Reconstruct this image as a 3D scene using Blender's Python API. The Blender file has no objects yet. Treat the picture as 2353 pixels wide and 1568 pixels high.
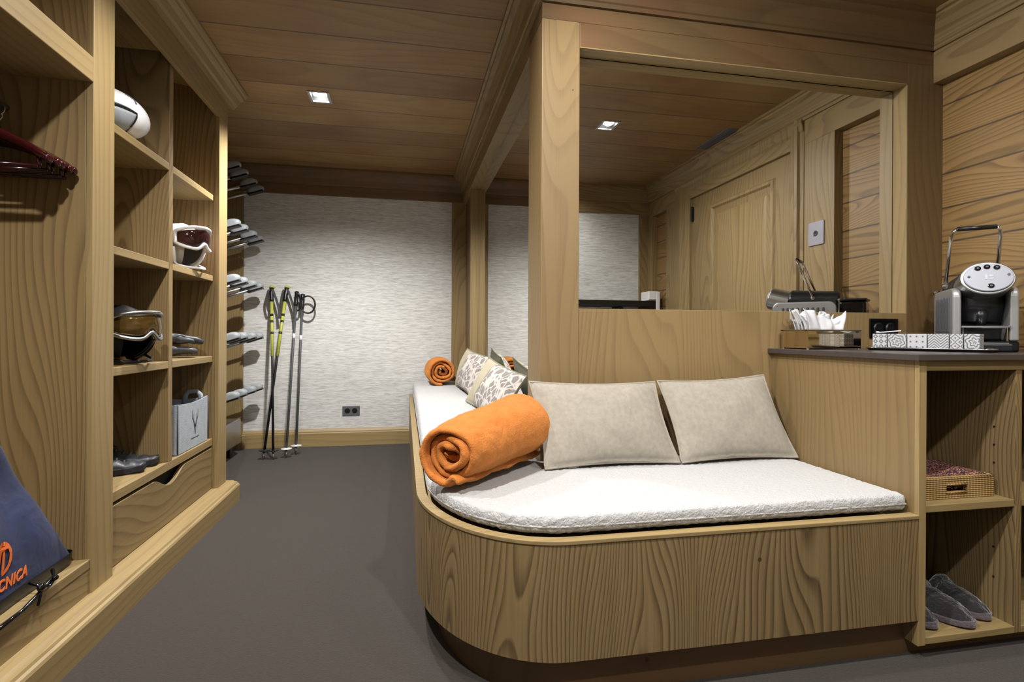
import bpy, bmesh, math, random
from mathutils import Vector, Matrix, noise as mnoise
random.seed(7)
sc = bpy.context.scene
col = sc.collection
PI = math.pi

# ------------------------------------------------------------------ materials
def lin(c):
    return tuple(((v/255.0)/12.92 if v/255.0 <= .04045 else ((v/255.0+.055)/1.055)**2.4) for v in c) + (1.0,)

class NT:
    def __init__(s, name):
        s.m = bpy.data.materials.new(name); s.m.use_nodes = True
        s.t = s.m.node_tree; s.n = s.t.nodes; s.n.clear()
        s.out = s.n.new('ShaderNodeOutputMaterial'); s.b = s.n.new('ShaderNodeBsdfPrincipled')
        s.t.links.new(s.b.outputs[0], s.out.inputs[0])
    def link(s, a, b): s.t.links.new(a, b)
    def setin(s, node, key, v):
        if hasattr(v, 'is_output') or isinstance(v, bpy.types.NodeSocket): s.link(v, node.inputs[key])
        else: node.inputs[key].default_value = v
    def math(s, op, a, b=None, c=None, clamp=False):
        n = s.n.new('ShaderNodeMath'); n.operation = op; n.use_clamp = clamp
        s.setin(n, 0, a)
        if b is not None: s.setin(n, 1, b)
        if c is not None: s.setin(n, 2, c)
        return n.outputs[0]
    def vmath(s, op, a, b=None):
        n = s.n.new('ShaderNodeVectorMath'); n.operation = op
        s.setin(n, 0, a)
        if b is not None: s.setin(n, 1, b)
        return n.outputs[0]
    def coord(s, which='Object'): return s.n.new('ShaderNodeTexCoord').outputs[which]
    def sep(s, v):
        n = s.n.new('ShaderNodeSeparateXYZ'); s.link(v, n.inputs[0]); return n.outputs
    def comb(s, x, y, z):
        n = s.n.new('ShaderNodeCombineXYZ')
        for i, v in enumerate((x, y, z)): s.setin(n, i, v)
        return n.outputs[0]
    def noise(s, v, scale, detail=2, rough=.5, dist=0):
        n = s.n.new('ShaderNodeTexNoise'); s.link(v, n.inputs['Vector'])
        n.inputs['Scale'].default_value = scale; n.inputs['Detail'].default_value = detail
        n.inputs['Roughness'].default_value = rough; n.inputs['Distortion'].default_value = dist
        return n.outputs[0]
    def voro(s, v, scale, feature='F1'):
        n = s.n.new('ShaderNodeTexVoronoi'); n.feature = feature; s.link(v, n.inputs['Vector'])
        n.inputs['Scale'].default_value = scale
        return n.outputs[0]
    def ramp(s, f, stops, interp='LINEAR'):
        n = s.n.new('ShaderNodeValToRGB'); s.link(f, n.inputs[0]); e = n.color_ramp.elements
        n.color_ramp.interpolation = interp
        e[0].position, e[0].color = stops[0]; e[1].position, e[1].color = stops[-1]
        for p, c in stops[1:-1]:
            x = e.new(p); x.color = c
        return n.outputs[0]
    def mix(s, f, a, b, mode='MIX'):
        n = s.n.new('ShaderNodeMix'); n.data_type = 'RGBA'; n.blend_type = mode
        s.setin(n, 0, f); s.setin(n, 6, a); s.setin(n, 7, b)
        return n.outputs[2]
    def bump(s, h, strength=.3, dist=.002):
        n = s.n.new('ShaderNodeBump'); n.inputs['Strength'].default_value = strength; n.inputs['Distance'].default_value = dist
        s.link(h, n.inputs['Height']); s.link(n.outputs[0], s.b.inputs['Normal'])
    def base(s, c): s.setin(s.b, 'Base Color', c)
    def p(s, **k):
        for a, v in k.items(): s.setin(s.b, a.replace('_', ' '), v)
        return s

def wood(name, axis, light, dark, ring=16, ns=2.6, plank=None, rough=.5, fine=.5, contrast=1.0, mottled=0.0, bumpy=.2, lines=26):
    """softwood boards; axis = grain direction; plank = (axis, width, offset) adds board seams"""
    t = NT(name)
    co = t.coord('Object')
    info = t.n.new('ShaderNodeObjectInfo').outputs['Random']
    if plank:
        pc = t.sep(co)['XYZ'.index(plank[0].upper())]
        q = t.math('DIVIDE', t.math('SUBTRACT', pc, plank[2]), plank[1])
        idx = t.math('FLOOR', q); fr = t.math('FRACT', q)
        wn = t.n.new('ShaderNodeTexWhiteNoise'); wn.noise_dimensions = '1D'; t.link(idx, wn.inputs['W'])
        rnd = wn.outputs['Value']
        edge = t.math('MINIMUM', fr, t.math('SUBTRACT', 1.0, fr))
        seam = t.math('LESS_THAN', edge, .004/plank[1])
    else:
        rnd = info; seam = None
    off = t.math('MULTIPLY', rnd, 37.0)
    co2 = t.vmath('ADD', co, t.comb(off, t.math('MULTIPLY', off, .7), t.math('MULTIPLY', off, 1.3)))
    k = .2
    sv = {'x': (k, 1, 1), 'y': (1, k, 1), 'z': (1, 1, k)}[axis]
    sf = {'x': (.02, 1, 1), 'y': (1, .02, 1), 'z': (1, 1, .02)}[axis]
    v1 = t.vmath('MULTIPLY', co2, sv); v2 = t.vmath('MULTIPLY', co2, sf)
    n1 = t.noise(v1, ns, 1.0, .4, .1)
    sp = t.sep(v1)
    acr = {'x': (1, 2), 'y': (0, 2), 'z': (0, 1)}[axis]
    across = t.math('ADD', sp[acr[0]], t.math('MULTIPLY', sp[acr[1]], .83))
    fr2 = t.math('FRACT', t.math('ADD', t.math('MULTIPLY', n1, ring), t.math('MULTIPLY', across, lines)))
    late = t.ramp(fr2, [(0, (0, 0, 0, 1)), (.5, (.18, .18, .18, 1)), (.84, (.9, .9, .9, 1)), (.92, (1, 1, 1, 1)), (1.0, (0, 0, 0, 1))])
    n2 = t.noise(v2, 130, 2, .6)
    n3 = t.noise(v1, 1.1, 2, .5)
    f = t.math('MULTIPLY', late, contrast*.62)
    f = t.math('ADD', f, t.math('MULTIPLY', t.math('SUBTRACT', n2, .5), fine))
    f = t.math('ADD', f, t.math('MULTIPLY', t.math('SUBTRACT', n3, .5), .55), clamp=True)
    c = t.mix(f, light, dark)
    if mottled:
        n4 = t.noise(co2, 2.3, 2)
        c = t.mix(t.math('MULTIPLY', t.math('SUBTRACT', n4, .42, clamp=True), mottled*4, clamp=True), c, lin((120, 76, 48)))
    kd = t.voro(co2, 3.0)
    c = t.mix(t.math('MULTIPLY', t.math('LESS_THAN', kd, .034), .8), c, lin((58, 38, 20)))
    br = t.math('ADD', .9, t.math('MULTIPLY', rnd, .2))
    c = t.mix(1.0, c, t.comb(br, br, br), 'MULTIPLY')
    h = t.math('MULTIPLY', f, -1.0)
    if seam is not None:
        c = t.mix(t.math('MULTIPLY', seam, .75), c, lin((38, 26, 15)))
        h = t.math('SUBTRACT', h, t.math('MULTIPLY', seam, 3.0))
    t.base(c); t.p(Roughness=rough); t.bump(h, bumpy, .0015)
    return t.m

LT, DK = lin((144, 122, 82)), lin((94, 73, 43))
M = {}
for ax in 'xyz':
    M['wood_'+ax] = wood('pine_grain_'+ax, ax, LT, DK, ring=22, ns=3.0, contrast=.75, lines=32)
    M['edge_'+ax] = wood('pale_pine_edge_'+ax, ax, lin((152, 130, 88)), lin((114, 91, 56)), ring=5, ns=4, fine=.35, contrast=.55, lines=30)
M['panel_z'] = wood('bold_grain_panel', 'z', lin((142, 119, 81)), lin((68, 50, 29)), ring=32, ns=3.8, fine=.65, contrast=1.1, lines=62)
M['side_z'] = wood('cabinet_side_panel', 'z', lin((142, 118, 78)), lin((86, 65, 38)), ring=36, ns=2.6, fine=.45, contrast=.9, lines=34)
M['dim_z'] = wood('soft_grain_panel', 'z', lin((142, 118, 79)), lin((102, 80, 48)), ring=24, ns=2.6, fine=.5, contrast=.55, lines=34)
M['dim_x'] = wood('header_wood', 'x', lin((102, 82, 53)), lin((68, 51, 31)), ring=8, ns=2.6, fine=.45, contrast=.5, mottled=.35, lines=14)
M['ceil'] = wood('ceiling_boards', 'x', lin((156, 127, 82)), lin((110, 82, 50)), ring=8, ns=3, plank=('y', .295, 2.748), fine=.5, contrast=.5, mottled=.45, lines=12)
M['shade_z'] = wood('painted_shade_board', 'z', lin((108, 86, 54)), lin((72, 54, 32)), ring=12, ns=2.6, fine=.45, contrast=.5, lines=24)  # same pine in a darker tone, shade painted into the colour
M['planks'] = wood('wall_planks', 'y', lin((150, 119, 72)), lin((82, 58, 31)), ring=32, ns=3.2, plank=('z', .158, 1.5919), fine=.4, contrast=.9, lines=36)

def paper():
    t = NT('grasscloth_wallpaper'); co = t.coord()
    a = t.noise(t.vmath('MULTIPLY', co, (5, 5, 60)), 3.2, 4, .6)
    b = t.noise(t.vmath('MULTIPLY', co, (1.2, 1.2, 60)), 3.0, 2, .6)
    f = t.math('ADD', t.math('MULTIPLY', a, .7), t.math('MULTIPLY', b, .3))
    c = t.ramp(f, [(.36, lin((172, 171, 167))), (.48, lin((200, 199, 195))), (.62, lin((222, 222, 219)))])
    t.base(c); t.p(Roughness=.75); t.bump(f, .35, .003); return t.m
M['paper'] = paper()

def carpet():
    t = NT('brown_carpet'); co = t.coord()
    a = t.math('ADD', t.math('MULTIPLY', t.noise(co, 420, 2, .7), .55), t.math('MULTIPLY', t.noise(co, 130, 3, .7), .45)); a = t.math('MULTIPLY_ADD', t.math('SUBTRACT', a, .5), 2.6, .5, clamp=True); b = t.noise(co, 5, 3)
    c = t.mix(a, lin((20, 15, 11)), lin((68, 56, 45)))
    c = t.mix(t.math('MULTIPLY', b, .35), c, lin((40, 31, 24)))
    t.base(c); t.p(Roughness=1.0); t.bump(a, .5, .006)
    t.b.inputs['Sheen Weight'].default_value = .15
    return t.m
M['carpet'] = carpet()

def simple(name, c, rough=.5, metal=0, bump=None, spec=None, sheen=0, var=0, **k):
    t = NT(name); cc = lin(c)
    co = t.coord()
    if var:
        n = t.noise(co, var, 3); cc = t.mix(n, tuple(v*.72 for v in lin(c)[:3])+(1,), tuple(min(1, v*1.18) for v in lin(c)[:3])+(1,))
    t.base(cc); t.p(Roughness=rough, Metallic=metal)
    if bump: t.bump(t.noise(co, bump[0], 3, .6), bump[1], bump[2])
    if spec is not None: t.b.inputs['Specular IOR Level'].default_value = spec
    if sheen: t.b.inputs['Sheen Weight'].default_value = sheen
    for a, v in k.items(): t.b.inputs[a.replace('_', ' ')].default_value = v
    return t.m
M['mirror'] = simple('mirror_silver', (236, 236, 234), .0, 1)
M['terry'] = simple('white_terry_cloth', (186, 185, 184), .95, bump=(170, .7, .008), sheen=.2)
M['linen'] = simple('beige_linen', (160, 152, 138), .9, bump=(420, .4, .002), var=60, sheen=.1)
M['olive'] = simple('olive_cushion_back', (120, 116, 92), .9, bump=(400, .4, .002), sheen=.1)
M['chrome'] = simple('chrome', (225, 225, 228), .12, 1)
M['steel'] = simple('brushed_steel', (176, 176, 174), .32, 1)
M['silver'] = simple('silver_plastic', (160, 160, 160), .4, .6)
M['palesilver'] = simple('pale_silver_face', (150, 151, 160), .45, .2)
M['emblem'] = simple('faint_emblem', (168, 169, 178), .4, .2)
M['black'] = simple('black_plastic', (20, 20, 22), .35)
M['gloss'] = simple('gloss_black', (14, 14, 16), .12)
M['softblack'] = simple('black_fabric', (26, 26, 30), .85, bump=(160, .5, .003))
M['leather'] = simple('dark_leather', (54, 56, 62), .45, bump=(60, .4, .004), var=9)
M['rubber'] = simple('black_rubber', (30, 30, 34), .75)
M['white'] = simple('white_shell', (236, 236, 236), .28)
M['grey'] = simple('grey_plastic', (150, 155, 158), .5)
M['darkgrey'] = simple('dark_grey_plastic', (74, 76, 80), .5)
M['lining'] = simple('grey_helmet_lining', (176, 170, 160), .9, bump=(90, .3, .003))
M['orange'] = simple('orange_plastic', (226, 104, 40), .45)
M['print'] = simple('orange_print', (240, 118, 48), .6)
M['mahogany'] = simple('dark_red_varnished_wood', (46, 10, 12), .14, var=8)
M['stone'] = simple('dark_stone_counter', (70, 64, 62), .3, var=30)
M['felt'] = simple('light_grey_felt', (152, 158, 166), .95, bump=(220, .6, .004), var=26, sheen=.15)
M['feltdark'] = simple('felt_inside', (70, 74, 80), .95, bump=(220, .6, .004))
M['tissue'] = simple('white_tissue_paper', (205, 205, 210), .9)
M['brass'] = simple('polished_champagne_metal', (205, 192, 168), .05, 1)
M['fur'] = simple('dark_fur', (40, 35, 38), 1.0, bump=(60, 1.0, .012), var=22, sheen=.5)
M['furlight'] = simple('mauve_fur_trim', (96, 84, 92), 1.0, bump=(90, 1.0, .008), var=40, sheen=.5)
M['yellow'] = simple('yellow_pole_shaft', (176, 180, 70), .4, var=70)
M['strapgrey'] = simple('grey_webbing', (66, 66, 62), .9)
M['plate'] = simple('pale_switch_plate', (158, 156, 166), .3, .2)
M['outlet'] = simple('grey_metal_outlet', (120, 120, 126), .4, .6)
M['grille'] = simple('grey_vent_panel', (108, 108, 116), .5, .3)
M['hole'] = simple('matte_black', (8, 8, 8), .9)
M['towelw'] = simple('white_towel', (232, 230, 230), .95, bump=(150, .8, .006))

def blanket():
    t = NT('orange_mohair'); co = t.coord()
    a = t.noise(t.vmath('MULTIPLY', co, (1, 1, 1)), 26, 4, .65, 1.2); b = t.noise(co, 200, 2, .6)
    c = t.mix(a, lin((168, 86, 26)), lin((208, 132, 60)))
    t.base(c); t.p(Roughness=1.0); t.b.inputs['Sheen Weight'].default_value = .35
    t.b.inputs['Sheen Tint'].default_value = lin((255, 190, 110))
    t.bump(t.math('ADD', t.math('MULTIPLY', a, .8), t.math('MULTIPLY', b, .5)), .8, .006); return t.m
M['mohair'] = blanket()

def lamp_mat():
    t = NT('lamp_glow'); t.base((1, 1, 1, 1)); t.b.inputs['Emission Color'].default_value = (1, .95, .87, 1)
    t.b.inputs['Emission Strength'].default_value = 22; return t.m
M['lamp'] = lamp_mat()

def lens(name, c1, c2):
    t = NT(name); co = t.coord(); f = t.noise(t.vmath('MULTIPLY', co, (6, 6, 30)), 1.2, 2)
    t.base(t.mix(f, lin(c1), lin(c2))); t.p(Roughness=.08, Metallic=.3); return t.m
M['lens_amber'] = lens('amber_lens', (30, 22, 14), (120, 92, 44))
M['lens_red'] = lens('red_brown_lens', (26, 26, 30), (84, 40, 34))

def leafcloth():
    t = NT('leaf_print_cloth'); uv = t.coord('UV'); s = t.sep(uv)
    v = t.vmath('MULTIPLY', uv, (4.2, 1.0, 1))
    d = t.n.new('ShaderNodeTexNoise'); t.link(v, d.inputs['Vector']); d.inputs['Scale'].default_value = 3.0
    w = t.vmath('ADD', t.vmath('MULTIPLY', uv, (13, 6, 1)), t.vmath('MULTIPLY', d.outputs['Color'], (1.4, 1.4, 0)))
    e = t.voro(w, 1.0, 'DISTANCE_TO_EDGE')
    leaf = t.ramp(e, [(.0, lin((196, 189, 182))), (.07, lin((186, 178, 171))), (.13, lin((128, 121, 116))), (1, lin((150, 142, 134)))])
    band = t.math('LESS_THAN', s[0], .38)
    c = t.mix(band, leaf, lin((166, 157, 134)))
    seam = t.math('LESS_THAN', t.math('ABSOLUTE', t.math('SUBTRACT', s[0], .38)), .006)
    c = t.mix(seam, c, lin((120, 112, 96)))
    t.base(c); t.p(Roughness=.9); t.bump(t.noise(t.coord(), 300, 2), .3, .002); return t.m
M['leaf'] = leafcloth()

def bagcloth():
    t = NT('navy_coated_cloth'); co = t.coord(); n = t.noise(co, 7, 3, .5, .8)
    t.base(t.mix(n, lin((24, 30, 56)), lin((54, 66, 108)))); t.p(Roughness=.5)
    t.b.inputs['Sheen Weight'].default_value = .05; t.bump(n, .5, .02); return t.m
M['navy'] = bagcloth()

def wicker():
    t = NT('woven_wicker'); co = t.coord(); s = t.sep(co)
    w = t.math('SINE', t.math('MULTIPLY', s[2], 1000.0))
    u = t.math('SINE', t.math('MULTIPLY', t.math('ADD', s[0], s[1]), 520.0))
    f = t.math('ADD', .5, t.math('MULTIPLY', t.math('ADD', t.math('MULTIPLY', w, .6), t.math('MULTIPLY', u, .4)), .5))
    n = t.noise(co, 60, 2)
    c = t.mix(f, lin((104, 74, 36)), lin((206, 172, 110))); c = t.mix(t.math('MULTIPLY', n, .4), c, lin((150, 112, 60)))
    t.base(c); t.p(Roughness=.7); t.bump(f, .8, .006); return t.m
M['wicker'] = wicker()

def printcloth(name, hue):
    t = NT(name); co = t.coord(); e = t.voro(t.vmath('MULTIPLY', co, (1, 1, 1)), 190)
    t.base(t.ramp(e, [(.0, lin(hue)), (.45, lin((150, 70, 38))), (.6, lin((44, 42, 68))), (1, lin((26, 26, 44)))])); t.p(Roughness=.9); return t.m
M['cloth_a'] = printcloth('printed_cloth_red', (226, 170, 120)); M['cloth_b'] = printcloth('printed_cloth_sand', (214, 196, 150))

def packpat(i):
    t = NT('packet_pattern_%d' % i if False else 'packet_pattern'); uv = t.coord('UV'); s = t.sep(uv)
    W, G = lin((186, 186, 188)), lin((104, 106, 110))
    def dist(cx, n):
        a = t.math('SUBTRACT', t.math('FRACT', t.math('MULTIPLY', s[0], n)), .5)
        b = t.math('SUBTRACT', t.math('FRACT', t.math('MULTIPLY', s[1], n)), .5)
        return a, b
    if i == 0:
        a, b = dist(0, 3.0); d = t.math('ADD', t.math('ABSOLUTE', a), t.math('ABSOLUTE', b))
        f = t.math('LESS_THAN', t.math('ABSOLUTE', t.math('SUBTRACT', d, .34)), .13)
    elif i == 1:
        a, b = dist(0, 1.0); d = t.math('SQRT', t.math('ADD', t.math('MULTIPLY', a, a), t.math('MULTIPLY', b, b)))
        an = t.math('ARCTAN2', a, b)
        f = t.math('GREATER_THAN', t.math('SINE', t.math('ADD', t.math('MULTIPLY', d, 34.0), t.math('MULTIPLY', t.math('SINE', t.math('MULTIPLY', an, 6.0)), 1.6))), .35)
    elif i == 2:
        a, b = dist(0, 3.0); d = t.math('SQRT', t.math('ADD', t.math('MULTIPLY', a, a), t.math('MULTIPLY', b, b)))
        f = t.math('LESS_THAN', d, .17)
    elif i == 3:
        ck = t.math('GREATER_THAN', t.math('FRACT', t.math('MULTIPLY', s[0], 1.5)), .5)
        sg = t.math('SUBTRACT', t.math('MULTIPLY', ck, 2.0), 1.0)
        f = t.math('LESS_THAN', t.math('FRACT', t.math('MULTIPLY', t.math('ADD', s[1], t.math('MULTIPLY', s[0], sg)), 6.0)), .4)
    else:
        a, b = dist(0, 2.0); d = t.math('ADD', t.math('ABSOLUTE', a), t.math('ABSOLUTE', b))
        f = t.math('LESS_THAN', t.math('FRACT', t.math('MULTIPLY', d, 2.6)), .35)
    t.base(t.mix(f, W, G)); t.p(Roughness=.5); return t.m
for i in range(5): M['pack%d' % i] = packpat(i)

# ------------------------------------------------------------------ mesh helpers
class MB:
    def __init__(s): s.v = []; s.f = []; s.uv = None; s.mi = []
    def add(s, vs, fs, mi=0):
        o = len(s.v); s.v += [tuple(v) for v in vs]; s.f += [tuple(i+o for i in f) for f in fs]; s.mi += [mi]*len(fs); return s
    def box(s, x0, x1, y0, y1, z0, z1, mi=0):
        return s.add([(x0,y0,z0),(x1,y0,z0),(x1,y1,z0),(x0,y1,z0),(x0,y0,z1),(x1,y0,z1),(x1,y1,z1),(x0,y1,z1)],
                     [(0,3,2,1),(4,5,6,7),(0,1,5,4),(1,2,6,5),(2,3,7,6),(3,0,4,7)], mi)
    def prism(s, prof, axis, a, b, mi=0):
        n = len(prof)
        mk = {'x': lambda c, p: (c, p[0], p[1]), 'y': lambda c, p: (p[0], c, p[1]), 'z': lambda c, p: (p[0], p[1], c)}[axis]
        vs = [mk(a, p) for p in prof] + [mk(b, p) for p in prof]
        fs = [(i, (i+1) % n, n+(i+1) % n, n+i) for i in range(n)] + [tuple(range(n-1, -1, -1)), tuple(range(n, 2*n))]
        return s.add(vs, fs, mi)
    def tube(s, pts, r, seg=10, cap=True, closed=False, mi=0):
        pts = [Vector(p) for p in pts]; n = len(pts); vs = []; fs = []
        rr = r if isinstance(r, (list, tuple)) else [r]*n
        up = None
        for i, p in enumerate(pts):
            if closed: d = pts[(i+1) % n]-pts[i-1]
            else: d = pts[min(i+1, n-1)]-pts[max(i-1, 0)]
            d.normalize()
            if up is None:
                up = Vector((0,0,1)) if abs(d.z) < .9 else Vector((1,0,0))
            u = d.cross(up)
            if u.length < 1e-4: u = d.cross(Vector((0,1,0)))
            u.normalize(); w = u.cross(d).normalized(); up = w
            for k in range(seg):
                a = 2*PI*k/seg; vs.append(p+u*(rr[i]*math.cos(a))+w*(rr[i]*math.sin(a)))
        for i in range(n if closed else n-1):
            j = (i+1) % n
            for k in range(seg):
                fs.append((i*seg+k, i*seg+(k+1) % seg, j*seg+(k+1) % seg, j*seg+k))
        if cap and not closed:
            fs.append(tuple(range(seg-1, -1, -1))); fs.append(tuple((n-1)*seg+k for k in range(seg)))
        return s.add(vs, fs, mi)
    def lathe(s, prof, seg=24, o=(0,0,0), sx=1, sy=1, mi=0):
        n = len(prof); vs = []; fs = []
        for k in range(seg):
            a = 2*PI*k/seg
            for r, z in prof: vs.append((o[0]+r*math.cos(a)*sx, o[1]+r*math.sin(a)*sy, o[2]+z))
        for k in range(seg):
            j = (k+1) % seg
            for i in range(n-1): fs.append((k*n+i, j*n+i, j*n+i+1, k*n+i+1))
        return s.add(vs, fs, mi)
    def ell(s, c, r, seg=20, rings=12, fn=None, mi=0):
        vs = []; fs = []
        for i in range(rings+1):
            th = PI*i/rings
            for k in range(seg):
                a = 2*PI*k/seg
                v = Vector((math.sin(th)*math.cos(a), math.sin(th)*math.sin(a), math.cos(th)))
                v = Vector((v.x*r[0], v.y*r[1], v.z*r[2]))
                if fn: v = fn(v)
                vs.append(v+Vector(c))
        for i in range(rings):
            for k in range(seg):
                fs.append((i*seg+k, (i+1)*seg+k, (i+1)*seg+(k+1) % seg, i*seg+(k+1) % seg))
        return s.add(vs, fs, mi)
    def grid(s, fn, nu, nv, mi=0, wrapu=False, flip=False):
        vs = [fn(i/(nu if wrapu else nu-1), j/(nv-1)) for i in range(nu) for j in range(nv)]; fs = []
        for i in range(nu if wrapu else nu-1):
            ii = (i+1) % nu
            for j in range(nv-1):
                q = (i*nv+j, ii*nv+j, ii*nv+j+1, i*nv+j+1); fs.append(q[::-1] if flip else q)
        return s.add(vs, fs, mi)
    def xf(s, m):
        s.v = [tuple(m @ Vector(v)) for v in s.v]; return s

def mods(o, bevel=0, sub=0, smooth=False, seg=2, solid=0):
    if solid:
        m = o.modifiers.new('solid', 'SOLIDIFY'); m.thickness = solid; m.offset = 0
    if bevel:
        m = o.modifiers.new('bevel', 'BEVEL'); m.width = bevel; m.segments = seg; m.limit_method = 'ANGLE'; m.angle_limit = math.radians(40)
    if sub:
        m = o.modifiers.new('sub', 'SUBSURF'); m.levels = sub; m.render_levels = sub
    if smooth:
        for p in o.data.polygons: p.use_smooth = True

def obj(name, mb, mat, parent=None, bevel=0, sub=0, smooth=False, solid=0, seg=2, label=None, local=False, uv=None, merge=True):
    """links the collected shapes as ONE mesh object; points given in world space unless local"""
    me = bpy.data.meshes.new(name)
    vs = mb.v
    if parent is not None and not local:
        q = Vector((0, 0, 0)); p = parent
        while p: q += p.location; p = p.parent
        vs = [tuple(Vector(v)-q) for v in vs]
    me.from_pydata(vs, [], mb.f)
    for mt in (mat if isinstance(mat, (list, tuple)) else [mat]): me.materials.append(mt)
    for p, i in zip(me.polygons, mb.mi): p.material_index = i
    if uv is not None:
        l = me.uv_layers.new(name='UVMap')
        for p in me.polygons:
            for li in p.loop_indices: l.data[li].uv = uv[me.loops[li].vertex_index]
    me.update()
    bm = bmesh.new(); bm.from_mesh(me)
    if merge and uv is None: bmesh.ops.remove_doubles(bm, verts=bm.verts, dist=1e-5)
    bmesh.ops.recalc_face_normals(bm, faces=bm.faces); bm.to_mesh(me); bm.free()
    o = bpy.data.objects.new(name, me); col.objects.link(o)
    if parent is not None: o.parent = parent
    if label: o['label'] = label
    mods(o, bevel, sub, smooth, seg, solid)
    return o
def thing(name, label, cat, loc=(0,0,0), rz=0, group=None):
    o = bpy.data.objects.new(name, None); col.objects.link(o); o.location = loc; o.rotation_euler = (0,0,rz)
    o.empty_display_size = .05
    o['label'] = label; o['category'] = cat
    if group: o['group'] = group
    return o
def tag(o, label, cat, group=None):
    o['label'] = label; o['category'] = cat
    if group: o['group'] = group
    return o
def struct(name, mb, mat, bevel=0, label=None, **k):
    o = obj(name, mb, mat, bevel=bevel, **k); o['kind'] = 'structure'
    if label: o['label'] = label
    return o
def copy_tree(o, parent=None):
    c = o.copy(); col.objects.link(c)
    if parent is not None: c.parent = parent
    for ch in list(o.children): copy_tree(ch, c)
    return c
def box(*a): return MB().box(*a)

# ------------------------------------------------------------------ room shell
ZC, YF, XR, XL, YB = 2.45, 5.04, 2.44, -1.55, -.78
LIGHTS = [(-.515, 3.475), (-.53, 2.10), (-.53, .73), (1.374, .73), (.62, .0), (.22, 1.52), (1.2, -.25)]  # last two: unseen fill lamps added for the plank wall and back wall
struct('floor', box(XL-.1, XR+.1, YB-.1, YF+.1, -.05, 0), M['carpet'])
# ceiling boards with square openings for the downlights
hs = .052
xs = sorted({XL-.1, XR+.1} | {x+s for x, y in LIGHTS for s in (-hs, hs)})
ys = sorted({YB-.1, YF+.1} | {y+s for x, y in LIGHTS for s in (-hs*1.35, hs*1.35)})
mb = MB()
for i in range(len(xs)-1):
    for j in range(len(ys)-1):
        cx, cy = (xs[i]+xs[i+1])/2, (ys[j]+ys[j+1])/2
        if any(abs(cx-x) < hs*.99 and abs(cy-y) < hs*1.34 for x, y in LIGHTS): continue
        mb.add([(xs[i],ys[j],ZC),(xs[i],ys[j+1],ZC),(xs[i+1],ys[j+1],ZC),(xs[i+1],ys[j],ZC)], [(0,1,2,3)])
struct('ceiling', mb, M['ceil'])
struct('ceiling_slab', box(XL-.1, XR+.1, YB-.1, YF+.1, ZC+.12, ZC+.16), M['hole'])

# far wall: wallpaper between wood frame boards
struct('wall_far', box(XL-.1, XR+.1, YF, YF+.06, 0, ZC), M['paper'])
n_trim = [0]
def trim(mb, mat, bevel=.002):
    n_trim[0] += 1
    return struct('trim_%d' % n_trim[0], mb, mat, bevel=bevel)
trim(box(XL, .54, YF-.022, YF, 2.225, ZC), M['dim_x'])
trim(box(.43, .585, YF-.022, YF, 0, 2.225), M['wood_z'])
trim(box(XL, -1.365, YF-.024, YF, 0, 2.225), M['wood_z'])
def crown_prof(a, s, z):   # a = wall coordinate, s = direction into the room
    return [(a, z-.14), (a+s*.012, z-.14), (a+s*.016, z-.125), (a+s*.022, z-.12), (a+s*.03, z-.085), (a+s*.055, z-.045), (a+s*.075, z-.03), (a+s*.078, z-.02), (a+s*.09, z-.016), (a+s*.09, z), (a, z)]
trim(MB().prism(crown_prof(YF-.022, -1, ZC), 'x', XL, .54), M['dim_x'], 0)
o = struct('baseboard_far', MB().prism([(YF,0),(YF-.03,0),(YF-.03,.115),(YF-.024,.122),(YF-.024,.13),(YF-.012,.15),(YF,.152)], 'x', -1.37, .55), M['edge_x'])

# left wall (behind the fitted lockers and the boot rack)
struct('wall_left', box(XL-.06, XL, YB, YF, 0, ZC), M['side_z'])
struct('baseboard_left', box(XL, XL+.02, 3.48, YF-.03, 0, .13), M['edge_y'])

# back wall (behind the viewpoint, seen in the big mirror)
struct('wall_back', box(XL-.1, XR+.1, YB-.06, YB, 0, ZC), M['paper'])
trim(box(XL, XR, YB, YB+.025, 2.2, ZC), M['wood_x'])
trim(box(2.29, XR, YB, YB+.025, 0, 2.2), M['wood_z'])
trim(MB().prism(crown_prof(YB+.025, 1, ZC), 'x', XL, XR), M['wood_x'], 0)
struct('baseboard_back', box(XL, XR, YB, YB+.03, 0, .14), M['edge_x'])

# right wall: horizontal planks in raised frame boards, with the door
struct('wall_right', box(XR, XR+.06, YB, YF, 0, ZC), M['planks'])
XF = XR-.055
trim(box(XF, XR, YB, 2.06, 2.165, ZC), M['wood_y'])
trim(MB().prism(crown_prof(XF, -1, ZC), 'y', YB, 2.06), M['wood_y'], 0)
trim(box(XF, XR, YB, YB+.11, 0, 2.165), M['wood_z'])
trim(box(XF, XR, -.38, -.19, 0, 2.165), M['wood_z'])
trim(box(XF, XR, 1.385, 1.62, 0, 2.165), M['wood_z'])
struct('baseboard_right', box(XR-.03, XR, 1.62, 2.06, 0, .14), M['edge_y'])
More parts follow.
